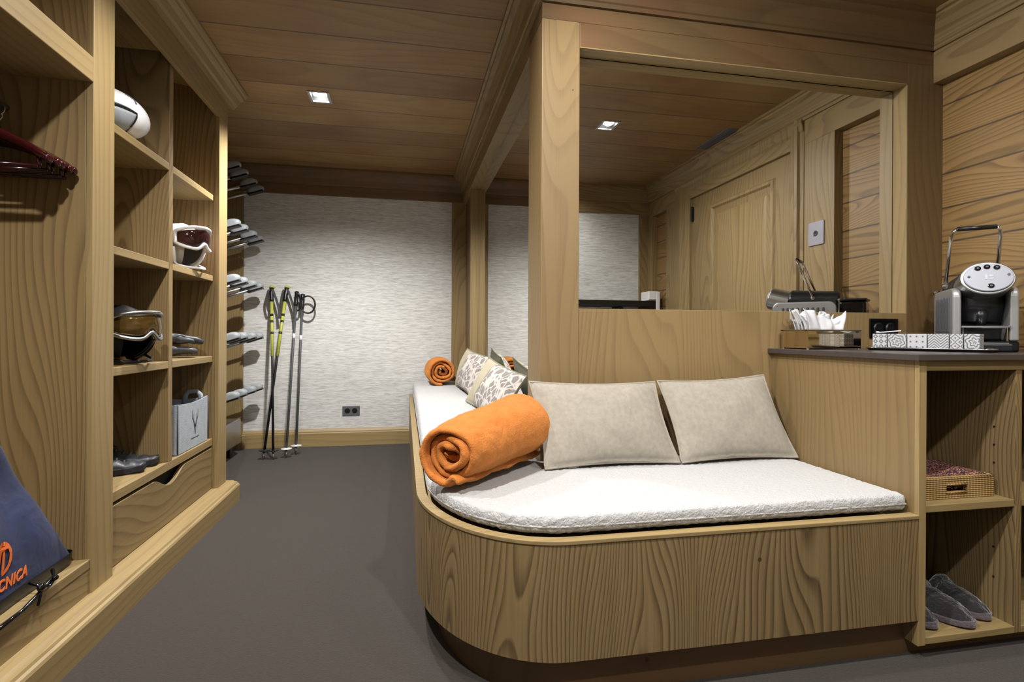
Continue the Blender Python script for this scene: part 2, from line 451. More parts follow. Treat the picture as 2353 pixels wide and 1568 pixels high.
# door
dn = struct('door_1', MB().box(XR-.03, XR-.005, .03, 1.255, 0.01, 2.235), M['wood_z'], bevel=.002)
cs = MB()
for y0, y1 in ((-.19, .03), (1.255, 1.385)):
    w = y1-y0; s = 1 if y0 < 0 else -1; a = y0 if y0 < 0 else y1
    cs.prism([(XR, a), (XF-.004, a), (XF-.004, a+s*w*.25), (XF-.02, a+s*w*.3), (XF-.024, a+s*w*.45), (XF-.014, a+s*w*.6), (XF-.012, a+s*w*.8), (XF+.005, a+s*w), (XR, a+s*w)], 'z', 0, 2.235+.1)
cs.prism([(XR, 2.235), (XF+.005, 2.235), (XF-.012, 2.255), (XF-.014, 2.28), (XF-.024, 2.30), (XF-.02, 2.32), (XF-.004, 2.335), (XR, 2.335)], 'y', -.19, 1.385)
obj('door_casing', cs, M['wood_z'], dn)
pm = MB()
for y0, y1, z0, z1 in ((.34, 1.075, 1.0, 2.03), (.34, 1.075, .2, .86)):
    ring = lambda d, x: [(x, y0+d, z0+d), (x, y1-d, z0+d), (x, y1-d, z1-d), (x, y0+d, z1-d)]
    rs = [ring(-.02, XR-.03), ring(-.008, XR-.044), ring(.012, XR-.046), ring(.03, XR-.022), ring(.05, XR-.022), ring(.09, XR-.036)]
    vs = [p for r in rs for p in r]; fs = []
    for i in range(len(rs)-1):
        for k in range(4): fs.append((i*4+k, i*4+(k+1) % 4, (i+1)*4+(k+1) % 4, (i+1)*4+k))
    fs.append(tuple(range((len(rs)-1)*4, len(rs)*4)))
    pm.add(vs, fs)
obj('raised_panel', pm, M['wood_z'], dn)
for z in (2.03, .35):
    obj('hinge', MB().box(XR-.05, XR-.028, .045, .07, z-.06, z+.06).tube([(XR-.05, .06, z-.062), (XR-.05, .06, z+.062)], .008), M['black'], dn, label='black hinge')
obj('door_handle', MB().tube([(XR-.03, 1.17, 1.02), (XR-.085, 1.17, 1.02), (XR-.09, 1.15, 1.02), (XR-.09, 1.05, 1.02)], .009, smooth if False else 10), M['steel'], dn, smooth=True)

# partition with the two mirrors: front plane Y=2.06, left plane X=.585
struct('wall_partition', box(.62, XR, 2.14, YF, 0, ZC), M['dim_z'])
trim(box(.527, .682, 2.06, 2.286, 0, 2.247), M['dim_z'])                                  # corner column
trim(box(.682, 2.245, 2.06, 2.14, 0, 1.105), M['panel_z'] if False else M['dim_z'])       # panel under the mirror
trim(box(2.245, XR, 2.06, 2.14, 0, 2.247), M['shade_z'])                                    # corner stile, its shade put in as darker wood
trim(MB().box(.682, 2.245, 2.06, 2.14, 2.15, 2.247).box(.527, XR, 2.06, 2.14, 2.247, ZC).box(.527, .682, 2.14, 2.286, 2.247, ZC), M['dim_x'])
c_ = MB().prism(crown_prof(2.06, -1, ZC), 'x', .445, XR); c_.v = [(.527-(2.06-y), y, z) if abs(x-.445) < 1e-6 else (x, y, z) for x, y, z in c_.v]   # mitred corner
trim(c_, M['dim_x'], 0)
c_ = MB().prism(crown_prof(.527, -1, ZC), 'y', 1.97, YF); c_.v = [(x, 2.06-(.527-x), z) if abs(y-1.97) < 1e-6 else (x, y, z) for x, y, z in c_.v]
trim(c_, M['wood_y'], 0)
trim(MB().box(.527, .64, 2.286, YF, 2.205, ZC), M['wood_y'])                              # lintel over the bench mirror
trim(MB().box(.54, .62, 4.47, 4.52, 0, 2.205), M['edge_z']); trim(MB().box(.56, .62, 4.52, YF, 0, 2.205), M['shade_z'])                                # end post; board behind it darkened to stand for shade
trim(MB().box(.585, .62, 2.286, 4.47, 0, .56), M['wood_y'])                                # wall below the bench mirror
trim(MB().box(2.241, 2.2455, 2.0595, 2.131, 1.104, 2.1505), M['edge_z'], 0)
trim(MB().box(.682, 2.2455, 2.0595, 2.131, 2.146, 2.1505), M['edge_x'], 0)
trim(MB().box(.682, 2.245, 2.137, 2.14, 1.105, 2.15), M['hole'], 0)
o = obj('wall_mirror', box(.688, 2.2375, 2.131, 2.1365, 1.107, 2.1425), M['mirror'])
tag(o, 'large rectangular mirror recessed in the wood wall above the counter, reflecting a door', 'mirror')
o = obj('wall_mirror', box(.6, .61, 2.288, 4.468, .562, 2.203), M['mirror'])
tag(o, 'tall mirror along the side bench, reflecting wallpaper and cushions', 'mirror')

# ------------------------------------------------------------------ downlights
for i, (x, y) in enumerate(LIGHTS):
    lab = ['square recessed ceiling downlight ahead, near the far grey wall', 'square recessed ceiling downlight over the middle of the aisle, out of view',
           'square recessed ceiling downlight over the aisle beside the hanger bay, out of view', 'bright square ceiling downlight seen reflected in the large mirror',
           'square recessed ceiling downlight above the bench front, out of view',
           'square ceiling downlight added out of view to brighten the plank wall',
           'square ceiling downlight added out of view to brighten the back wall'][i]
    t = thing('downlight', lab, 'ceiling light', (x, y, ZC), group='square downlights in the board ceiling')
    hx, hy = hs, hs*1.35
    fr = MB()
    for a in ((x-hx-.012, x-hx+.004, y-hy-.012, y+hy+.012), (x+hx-.004, x+hx+.012, y-hy-.012, y+hy+.012), (x-hx, x+hx, y-hy-.012, y-hy+.004), (x-hx, x+hx, y+hy-.004, y+hy+.012)):
        fr.box(*a, ZC-.004, ZC+.004)
    obj('frame', fr, M['steel'], t)
    ba = MB()
    for a in ((x-hx-.002, x-hx, y-hy, y+hy), (x+hx, x+hx+.002, y-hy, y+hy), (x-hx, x+hx, y-hy-.002, y-hy), (x-hx, x+hx, y+hy, y+hy+.002)):
        ba.box(*a, ZC, ZC+.06)
    ba.box(x-hx, x+hx, y-hy, y+hy, ZC+.06, ZC+.064)
    obj('baffle', ba, M['darkgrey'], t)
    la = MB().lathe([(0, 0), (.036, 0), (.042, .008), (.042, .02), (0, .02)], 20, (0, 0, 0))
    la.xf(Matrix.Translation((x, y+.02, ZC+.012)) @ Matrix.Rotation(.35, 4, 'X'))
    obj('lamp', la, M['lamp'], t)
    li = bpy.data.lights.new('downlight_beam', 'SPOT'); li.energy = [250, 95, 205, 95, 110, 100, 55][i]; li.color = (1, .985, .965)
    li.spot_size = math.radians([136, 136, 172, 140, 104, 136, 140][i]); li.spot_blend = [.7, 1, 1, 1, 1, 1, .9][i]; li.shadow_soft_size = .035
    lo = bpy.data.objects.new('downlight_beam', li); col.objects.link(lo); lo.location = (0, 0, -.012); lo.parent = t
    if i == 0: lo.rotation_euler = (math.radians(7), 0, 0)
    if i == 3: lo.rotation_euler = (0, math.radians(-16), 0)
    if i == 4: lo.rotation_euler = Vector((.62, 2.06, -1.8)).to_track_quat('-Z', 'Y').to_euler()
    if i == 6: lo.rotation_euler = (math.radians(-22), 0, 0)
    if i == 5: lo.rotation_euler = (0, math.radians(-50), 0); lo.location.z = -.03

# ------------------------------------------------------------------ ceiling vent, wall plates
t = thing('ceiling_vent', 'grey rectangular ceiling vent panel near the door, seen in the large mirror', 'vent', (2.27, .65, ZC))
obj('frame', box(2.205, 2.345, .44, .86, ZC-.006, ZC), M['grille'], t, bevel=.002)
sl = MB()
for k in range(5): sl.box(2.222+k*.022, 2.234+k*.022, .46, .84, ZC-.009, ZC-.005)
obj('slats', sl, M['grille'], t)
t = thing('wall_switch', 'pale square switch plate beside the door frame, seen in the large mirror', 'switch', (XF, 1.49, 1.6))
obj('plate', box(XF-.008, XF, 1.43, 1.55, 1.535, 1.675), M['plate'], t, bevel=.003)
s = MB().lathe([(.009, -.001), (.016, -.001), (.016, .001), (.009, .001)], 20).xf(Matrix.Translation((XF-.009, 1.49, 1.605)) @ Matrix.Rotation(PI/2, 4, 'Y'))
s.box(XF-.0095, XF-.008, 1.475, 1.489, 1.589, 1.597).lathe([(0, -.001), (.006, -.001), (.006, .001), (0, .001)], 12, (0,0,0))
s2 = MB().lathe([(0, -.001), (.007, -.001), (.007, .001), (0, .001)], 12).xf(Matrix.Translation((XF-.0088, 1.49, 1.607)) @ Matrix.Rotation(PI/2, 4, 'Y'))
s = MB().add(s.v[:-48], [f for f in s.f if max(f) < len(s.v)-48]); s.add(s2.v, s2.f)
obj('symbol', s, M['black'], t, label='dark round symbol')
def outlet(name, label, cx, cz, y, w, h, plate, sock, ring):
    t = thing(name, label, 'outlet', (cx, y, cz))
    obj('plate', box(cx-w/2, cx+w/2, y-.008, y, cz-h/2, cz+h/2), plate, t, bevel=.003)
    for s in (-1, 1):
        so = MB().lathe([(0, 0), (.0, .004), (ring*.86, .004), (ring, .0), (ring, -.004)], 24).xf(Matrix.Translation((cx+s*w*.21, y-.009, cz)) @ Matrix.Rotation(PI/2, 4, 'X'))
        o = obj('socket', so, sock, t)
        obj('pin_holes', MB().box(cx+s*w*.21-.009, cx+s*w*.21-.005, y-.0145, y-.0125, cz-.003, cz+.003).box(cx+s*w*.21+.005, cx+s*w*.21+.009, y-.0145, y-.0125, cz-.003, cz+.003), M['hole'], o)
outlet('power_outlet', 'grey double power outlet low on the far wallpapered wall', -.466, .307, YF, .15, .088, M['outlet'], M['black'], .024)
outlet('power_outlet', 'black double power outlet on the wood wall behind the counter', 2.118, 1.035, 2.06, .15, .088, M['gloss'], M['black'], .026)

# black wall shelf with a draped towel, far behind, seen in the mirror
t = thing('wall_shelf', 'black wall shelf below the wallpaper panel, seen at the left of the large mirror', 'shelf', (1.8, YB, 1.3))
obj('shelf_board', box(1.0, 2.34, YB+.025, YB+.28, 1.27, 1.325), M['black'], t, bevel=.003)
for x in (1.2, 2.0): obj('bracket', box(x, x+.04, YB+.026, YB+.22, 1.22, 1.27), M['black'], t, bevel=.002)
tw = MB().box(2.265, 2.375, YB+.12, YB+.285, 1.327, 1.415).box(2.34, 2.378, YB+.284, YB+.298, 1.20, 1.412).box(2.265, 2.34, YB+.284, YB+.296, 1.335, 1.412)
o = obj('folded_towel', tw, M['towelw'], bevel=.008, seg=3, smooth=False, merge=False); tag(o, 'small folded white towel on the black wall shelf, seen in the mirror', 'towel')

# ------------------------------------------------------------------ fitted locker cabinet on the left
XC, XS, XB = -1.03, -1.06, -1.52
Y0, Y1 = .78, 3.46
cab = thing('locker_cabinet', 'long open pine locker cabinet with cubbies, hanging bay and carved cornice', 'cabinet', (-1.28, 2.1, 0))
def cb(name, mb, m, bevel=.0025, **k): return obj(name, mb, m, cab, bevel=bevel, **k)
cb('back_panel', box(XB, XB+.012, Y0, Y1, .1, ZC-.02), M['side_z'])
cb('top_panel', box(XB, XS, Y0, Y1, ZC-.05, ZC-.025), M['wood_y'])
cb('side_panel', box(XB+.012, XC-.022, 2.06, 2.085, .1, ZC-.05), M['side_z'])           # between the hanging bay and the cubbies
cb('side_panel', box(XB+.012, XC-.022, 3.32, 3.345, .1, ZC-.05), M['side_z'])
cb('side_panel', box(XB+.012, XC-.022, Y0, Y0+.025, .1, ZC-.05), M['side_z'])
cb('end_panel', box(XB+.012, XC-.022, Y1-.025, Y1, .0, ZC-.05), M['side_z'])
cb('stile', box(XC-.022, XC, 2.06, 2.195, .105, 2.226), M['edge_z'])
cb('stile', box(XC-.022, XC, 3.32, Y1, .105, 2.226), M['edge_z'])
cb('stile', box(XC-.022, XC, Y0, Y0+.12, .105, 2.226), M['edge_z'])
cb('divider', box(XB+.012, XS, 2.736, 2.778, .4052, 2.29), M['side_z'])
cb('header', box(XC-.022, XC, Y0, Y1, 2.226, ZC), M['edge_y'])
cp = [(XC, 2.355), (XC+.012, 2.357), (XC+.018, 2.368), (XC+.03, 2.375), (XC+.045, 2.398), (XC+.066, 2.414), (XC+.07, 2.424), (XC+.082, 2.428), (XC+.09, 2.438), (XC+.09, ZC), (XC-.4, ZC), (XC-.4, 2.42)]
cb('cornice', MB().prism(cp, 'y', Y0, Y1+.085), M['edge_y'], bevel=0)
pl = [(XS-.02, 0), (-.962, 0), (-.962, .092), (-.966, .1), (-.974, .104), (-.978, .112), (-.992, .114), (-1.0, .12), (XS-.02, .122)]
cb('plinth', MB().prism(pl, 'y', Y0, Y1+.03), M['edge_y'], bevel=0)
for z0, z1 in ((1.745, 1.778), (1.291, 1.323), (.836, .869)):
    for y0, y1 in ((2.085, 2.736), (2.778, 3.32)):
        cb('shelf', box(XB+.012, XS, y0, y1, z0, z1), M['edge_y'])
cb('shelf', box(XB+.012, XS, 2.085, 3.32, .366, .405), M['edge_y'])
# drawer front with a scooped finger notch
n0, n1, zt = 2.60, 2.94, .352
pr = [(2.2, .124), (3.315, .124), (3.315, zt)]
for k in range(13):
    u = k/12; y = n1+(n0-n1)*u
    pr.append((y, zt-.055*(math.sin(PI*u)**1.6)))
pr.append((2.2, zt))
dr = cb('drawer', MB().prism(pr, 'x', XS-.022, XS-.002), M['wood_y'])
cb('drawer_void', box(XB+.02, XS-.04, 2.2, 3.315, .15, .36), M['hole'], bevel=0)
# hanging bay on the left
cb('shelf', box(XB+.012, XC, Y0+.025, 2.06, 1.843, 1.926), M['edge_y'])
cb('ledge', MB().box(XB+.012, XC-.004, Y0+.025, 2.06, .205, .236), M['edge_y'])
cb('ledge_front', box(XC-.026, XC-.006, Y0+.12, 2.06, .118, .205), M['dim_z'] if False else M['wood_y'])
cb('hanging_rail', MB().tube([(-1.285, Y0+.02, 1.735), (-1.285, 2.062, 1.735)], .0125, 12), M['steel'], bevel=0, smooth=True)

# hangers
def hanger():
    t = thing('clothes_hanger', 'x', 'hanger', (-1.285, 1.88, 1.735), group='dark red wooden hangers on the rail')
    mb = MB()
    def sh(u, v):
        x = -.215+.43*u; a = abs(x)/.215
        z = -.105-.085*a**1.6; w = .016+.006*a; h = .019-.004*a
        if a > .97: w *= .75; h *= .75
        an = 2*PI*v
        return (x, w*math.cos(an)*.8, z+h*math.sin(an))
    mb.grid(sh, 25, 13)
    mb.ell((-.215, 0, -.19), (.009, .014, .014), 10, 6).ell((.215, 0, -.19), (.009, .014, .014), 10, 6)
    obj('shoulder_bar', mb, M['mahogany'], t, smooth=True, local=True)
    obj('trouser_bar', MB().tube([(-.19, 0, -.215), (.19, 0, -.215)], .006, 8).tube([(-.19, 0, -.215), (-.19, 0, -.18)], .004, 8).tube([(.19, 0, -.215), (.19, 0, -.18)], .004, 8), M['mahogany'], t, smooth=True, local=True)
    hk = [(0, 0, -.09), (0, 0, -.045), (.012, 0, -.028)]
    for k in range(9):
        a = -PI*.35+PI*1.25*k/8; hk.append((.0185*math.cos(a), 0, .0185*math.sin(a)-.002))
    obj('hook', MB().tube(hk, .0022, 6), M['steel'], t, smooth=True, local=True)
    return t
h0 = hanger()
ys_h = [2.028, 1.998, 1.966, 1.936, 1.908, 1.882]
ords = ['hanger hanging farthest back, next to the bay side panel', 'second hanger from the bay side panel', 'third hanger from the bay side panel',
        'fourth hanger from the bay side panel', 'second nearest of the hangers on the rail', 'nearest of the hangers, its arm crossing the left picture edge']
for i, y in enumerate(ys_h):
    h = h0 if i == 0 else copy_tree(h0)
    h.location = (-1.285, y, 1.722); h.rotation_euler = (0, 0, [0, .03, -.02, .02, -.03, .05][i])
    h['label'] = 'dark red varnished wooden ' + ords[i]

# ------------------------------------------------------------------ navy boot bag on the ledge
bag = thing('boot_bag', 'navy blue boot bag with orange print standing on the cabinet ledge', 'bag', (-1.16, 1.62, .236))
BX = -1.142
def bagfn(u, v):
    a = 2*PI*u
    yc = 1.642-.15*v; hw = .40-.29*v
    dx = .078*(1-.35*v)
    n = 8.0-5.4*v
    c, s = math.cos(a), math.sin(a)
    r = (abs(c)**n+abs(s)**n)**(-1/n)
    y = yc+hw*r*c; x = BX+dx*r*s
    z = .262+.66*v
    if s > .2 and .1 < v < .97:
        k = (s-.2)/.8
        x += k*math.sin(PI*(v-.1)/.87)*(.020*math.sin(v*10+y*7)+.011*math.sin(y*23+v*6))
    x += .008*mnoise.noise(Vector((y*9, z*9, 3)))
    return (x, y, z)
mb = MB().grid(bagfn, 72, 30, wrapu=True)
mb.add([bagfn(i/72, 1) for i in range(72)], [tuple(range(72))])
obj('bag_body', mb, M['navy'], bag, smooth=True)
bf = lambda u, v: (lambda p: (BX+(p[0]-BX)*(1.03-.05*(1-v)), 1.642+(p[1]-1.642)*1.01, .238+.040*v))(bagfn(u, 0))
mb = MB().grid(bf, 72, 4, wrapu=True); mb.add([bf(i/72, 0) for i in range(72)], [tuple(range(72))])
obj('base_trim', mb, M['black'], bag, smooth=True, label='black base trim')
def text_mesh(s, size, shear=0, ext=.0006, bold=0, spacing=1.0):
    c = bpy.data.curves.new('lettering', 'FONT'); c.body = s; c.size = size; c.shear = shear; c.extrude = ext; c.offset = bold
    c.space_character = spacing; c.align_x = 'LEFT'
    o = bpy.data.objects.new('lettering', c); col.objects.link(o)
    bpy.context.view_layer.update()
    me = bpy.data.meshes.new_from_object(o.evaluated_get(bpy.context.evaluated_depsgraph_get()))
    mb = MB().add([v.co.copy() for v in me.vertices], [tuple(p.vertices) for p in me.polygons])
    bpy.data.objects.remove(o); bpy.data.meshes.remove(me); bpy.data.curves.remove(c)
    return mb
# writing runs along +Y on the face turned to +X
face = Matrix(((0, 0, 1, 0), (1, 0, 0, 0), (0, 1, 0, 0), (0, 0, 0, 1)))
def on_bag(mb):
    out = []
    for x, y, z in mb.v:
        Y, Z = x, y; best = None
        for i in range(73):
            p = bagfn(i/144, max(0, min(1, (Z-.262)/.66)))
            if best is None or abs(p[1]-Y) < best[0]: best = (abs(p[1]-Y), p[0])
        out.append((best[1]+.003+z, Y, Z))
    mb.v = out; return mb
tm = text_mesh('TECNICA', .041, .28, .0006, .0012, 1.12)
w = max(v[0] for v in tm.v)
tm.v = [(1.638+(x/w)*.162, .300+y, z) for x, y, z in tm.v]
obj('lettering', on_bag(tm), M['print'], bag, label='orange lettering', merge=False)
lg = MB()
cy_, cz_ = 1.692, .385
n = 30; vs = []; fs = []
for k in range(n+1):
    a = PI*.5-1.9*PI*k/n*.5-.02; 
    for r in (.047, .036): vs.append((cy_+r*math.cos(a)*.95, cz_+r*math.sin(a), 0))
for k in range(n): fs.append((2*k, 2*k+1, 2*k+3, 2*k+2))
lg.add(vs, fs)
vs = []; fs = []
for k in range(n+1):
    a = PI*.5+1.9*PI*k/n*.5+.02
    for r in (.047, .036): vs.append((cy_+r*math.cos(a)*.95, cz_+r*math.sin(a), 0))
for k in range(n): fs.append((2*k, 2*k+1, 2*k+3, 2*k+2))
lg.add(vs, fs)
lg.add([(cy_-.034, cz_+.034, 0), (cy_+.034, cz_+.034, 0), (cy_+.03, cz_+.022, 0), (cy_-.03, cz_+.022, 0)], [(0,1,2,3)])
lg.add([(cy_-.014, cz_+.022, 0), (cy_-.003, cz_+.022, 0), (cy_-.006, cz_-.036, 0), (cy_-.016, cz_-.03, 0)], [(0,1,2,3)])
lg.add([(cy_+.004, cz_+.022, 0), (cy_+.016, cz_+.022, 0), (cy_+.014, cz_-.03, 0), (cy_+.004, cz_-.038, 0)], [(0,1,2,3)])
obj('emblem', on_bag(lg), M['print'], bag, label='orange round emblem', merge=False)
lc = MB()
lc.tube([(-1.056, 1.90, .27), (-1.035, 1.87, .262), (-1.03, 1.83, .258), (-1.03, 1.79, .245), (-1.028, 1.72, .232), (-1.028, 1.62, .228)], .0055, 8)
lc.tube([(-1.06, 1.80, .275), (-1.03, 1.80, .262), (-1.027, 1.795, .24), (-1.025, 1.78, .215)], .004, 8)
lc.tube([(-1.03, 1.80, .262), (-1.024, 1.83, .25), (-1.022, 1.85, .262)], .004, 8)
lc.ell((-1.022, 1.852, .264), (.008, .011, .008), 10, 6).ell((-1.028, 1.80, .26), (.01, .016, .011), 10, 6)
obj('drawcord', lc, M['gloss'], bag, smooth=True, label='black drawcord with toggles')

# ------------------------------------------------------------------ helmets
def helmet(name, label, loc, rz, shell, lining, goggle=None, frame=None, pads=None, sc_=(1,1,1), straps=True, deco=None):
    t = thing(name, label, 'helmet', loc, rz, group=None)
    a_, b_, c_ = .118*sc_[0], .15*sc_[1], .118*sc_[2]; zc = .125*sc_[2]
    R = lambda th, el, k=1.0: Vector((a_*k*math.cos(el)*math.sin(th), -b_*k*math.cos(el)*math.cos(th), zc+c_*k*math.sin(el)))
    def low(th):                   # elevation of the rim for an azimuth, front = 0
        d = abs((th+PI) % (2*PI)-PI)
        sm = lambda a, b: (lambda f: f*f*(3-2*f))(max(0, min(1, (d-a)/(b-a))))
        return math.radians(14-12*sm(.85, 1.1)-52*sm(1.8, 2.15))
    def shellfn(u, v):
        th = 2*PI*u; lo = low(th); el = lo+(PI/2-lo)*v
        p = R(th, el)
        if .1 < v < .95: p += (p-Vector((0,0,zc))).normalized()*(.004*math.sin(v*PI*3)*max(0, math.cos(2*th)))
        return p
    obj('shell', MB().grid(shellfn, 56, 18, wrapu=True), shell, t, smooth=True, solid=.008, local=True)
    def linfn(u, v):
        th = .62+(2*PI-1.24)*u; el = math.radians(-62)+(math.radians(60)+math.radians(62))*v
        p = R(th, el, .91); p.z = max(p.z, .006); return p
    obj('lining', MB().grid(linfn, 48, 16), lining, t, smooth=True, solid=.006, local=True)
    for s in (-1, 1):
        ep = MB().grid(lambda u, v: (lambda th, el: R(th, el, 1.0)+Vector((s*.006*math.sin(PI*u)*math.sin(PI*v), 0, 0)))(s*(.98+.95*u), math.radians(-6-62*v+10*u*v)), 14, 10)
        ep.v = [(x, y, max(z, .004)) for x, y, z in ep.v]
        e = obj('ear_pad', ep, pads or lining, t, smooth=True, solid=.02, local=True)
        if goggle is None:
            ho = MB()
            for k in range(3):
                p = R(s*(1.28+.02*k), math.radians(-14-15*k), 1.09); ho.ell(p, (.006, .008, .009), 10, 6)
            obj('vent_holes', ho, M['black'], e, smooth=True, local=True)
            obj('piping', MB().tube([R(s*(.98+.95*u), math.radians(-4+4*math.sin(PI*u)), 1.04) for u in [k/10 for k in range(11)]] + [R(s*1.93, math.radians(-6-5*k), 1.05) for k in range(1, 7)], .006, 8), M['black'], e, smooth=True, local=True)
    if straps:
        st = MB()
        for s in (-1, 1):
            pts = [R(s*1.15, math.radians(-45), 1.0), Vector((s*.085, -.085, .02)), Vector((s*.06, -.11, .012)), Vector((s*.02, -.125, .01)), Vector((-s*.02, -.13, .012))]
            st.tube([(p[0], p[1], max(p[2], .008)) for p in pts], .006, 8)
        obj('chin_strap', st, M['strapgrey'] if goggle is None else (M['white'] if shell == M['white'] else M['black']), t, smooth=True, local=True)
    if deco:
        for th0, col_ in deco:
            d = MB().grid(lambda u, v: R(th0+.45*u, math.radians(-4+26*v*(1-.4*u)), 1.045), 8, 6)
            obj('graphic', d, col_, t, smooth=True, solid=.002, local=True)
    if goggle is None:
        obj('graphic', MB().tube([R(2.0, math.radians(22), 1.045), R(2.12, math.radians(38), 1.045), R(2.2, math.radians(52), 1.045)], .003, 6).tube([R(2.12, math.radians(38), 1.045), R(1.9, math.radians(44), 1.045)], .003, 6), M['darkgrey'], t, smooth=True, local=True, label='thin dark line graphic')
    if goggle:
        A = 1.02
        def prof(w):                # lower and upper edge of the lens for w in [-1,1]
            up = .060*(1-abs(w)**3.2*.55); dn = -.052*(1-abs(w)**3*.6)+.030*math.exp(-(w/.17)**2)
            return dn*sc_[2], up*sc_[2]
        zg = zc+.030*sc_[2]
        def gp(w, h, k):
            th = A*w; p = R(th, 0, k); dn, up = prof(w)
            return Vector((p.x, p.y-.016*(1-abs(w)), zg+dn+(up-dn)*h))
        obj('goggle_lens', MB().grid(lambda u, v: gp(-.9+1.8*u, .12+.76*v, 1.12+.04*math.sin(PI*v)), 40, 8), goggle, t, smooth=True, solid=.003, local=True, label='tinted goggle lens')
        ed = [gp(-.97+1.94*k/40, 1.0, 1.13) for k in range(41)] + [gp(.97-1.94*k/40, 0, 1.13) for k in range(41)]
        obj('goggle_frame', MB().tube(ed, .0085, 8, closed=True).grid(lambda u, v: gp(-.97+1.94*u, 1.0, 1.0+.13*v), 30, 3).grid(lambda u, v: gp(-.97+1.94*u, 0.0, 1.0+.13*v), 30, 3), frame, t, smooth=True, solid=0, local=True)
        stp = MB().grid(lambda u, v: (lambda th: R(th, math.radians(4+12*v+10*math.sin((th-A)/(2*PI-2*A)*PI)), 1.05))(A*.97+(2*PI-1.94*A)*u), 40, 4)
        obj('goggle_strap', stp, M['black'] if shell != M['white'] else M['orange'], t, smooth=True, solid=.004, local=True)
    return t
helmet('ski_helmet', 'white ski helmet with black ear pad alone on the top shelf of the cubbies', (-1.19, 2.42, 1.78), math.radians(-34), M['white'], M['black'], sc_=(1.05, 1.2, .80), pads=M['grey'])
helmet('ski_helmet', 'white ski helmet with goggles and grey lining in the right hand cubby', (-1.165, 3.12, 1.325), math.radians(64), M['white'], M['lining'], M['lens_red'], M['white'], pads=M['white'], sc_=(.92, .9, 1.0), deco=[(-1.62, M['orange']), (1.2, M['orange'])])
helmet('ski_helmet', 'black ski helmet with silver framed amber goggles on the third shelf', (-1.17, 2.52, .871), math.radians(64), M['black'], M['softblack'], M['lens_amber'], M['steel'], pads=M['gloss'], sc_=(1.0, .98, .98))

# ------------------------------------------------------------------ gloves (each one skinned figure: palm, four fingers, thumb)
def glove(label, loc, rz, tilt, flip=1):
    t = thing('ski_glove', label, 'glove', loc, rz, group=None); t.rotation_euler = (0, tilt, rz)
    me = bpy.data.meshes.new('glove_shell'); V = []; E = []; Rr = []
    def chain(pts, rs, root=None):
        prev = root
        for p, r in zip(pts, rs):
            V.append(p); Rr.append(r); i = len(V)-1
            if prev is not None: E.append((prev, i))
            prev = i
        return prev
    V.append((0, 0, 0)); Rr.append((.05, .03))
    chain([(-.05, 0, 0), (-.10, 0, .002), (-.14, 0, .004)], [(.046, .032), (.05, .035), (.055, .038)], 0)
    for k, (y, L) in enumerate(((.036, .075), (.013, .088), (-.011, .084), (-.034, .066))):
        chain([(.035, y*.95, .002), (.035+L*.45, y*1.12, .006), (.035+L*.8, y*1.15, 0), (.035+L, y*1.15, -.008)], [(.021, .021), (.0185, .0185), (.0175, .0175), (.0145, .0145)], 0)
    chain([(-.015, flip*.045, -.002), (.02, flip*.066, -.004), (.05, flip*.07, -.008)], [(.02, .018), (.016, .016), (.012, .012)], 0)
    me.from_pydata(V, E, []); o = bpy.data.objects.new('glove_shell', me); col.objects.link(o); o.parent = t
    m = o.modifiers.new('skin', 'SKIN'); m.use_smooth_shade = True
    for i, r in enumerate(Rr): me.skin_vertices[0].data[i].radius = r
    me.skin_vertices[0].data[0].use_root = True
    s = o.modifiers.new('sub', 'SUBSURF'); s.levels = 2; s.render_levels = 2
    me.materials.append(M['leather'])
    obj('cuff', MB().grid(lambda u, v: (-.12-.055*v, (.056+.006*v)*math.cos(2*PI*u), .004+(.038+.003*v)*math.sin(2*PI*u)), 24, 4, wrapu=True), M['softblack'], t, smooth=True, solid=.006, local=True)
    return t
glove('dark leather ski glove lying underneath, flat on the cubby shelf', (-1.185, 3.09, .906), math.radians(32), .02, 1)
glove('dark leather ski glove lying on top of the other glove', (-1.165, 3.13, .966), math.radians(42), .12, -1)

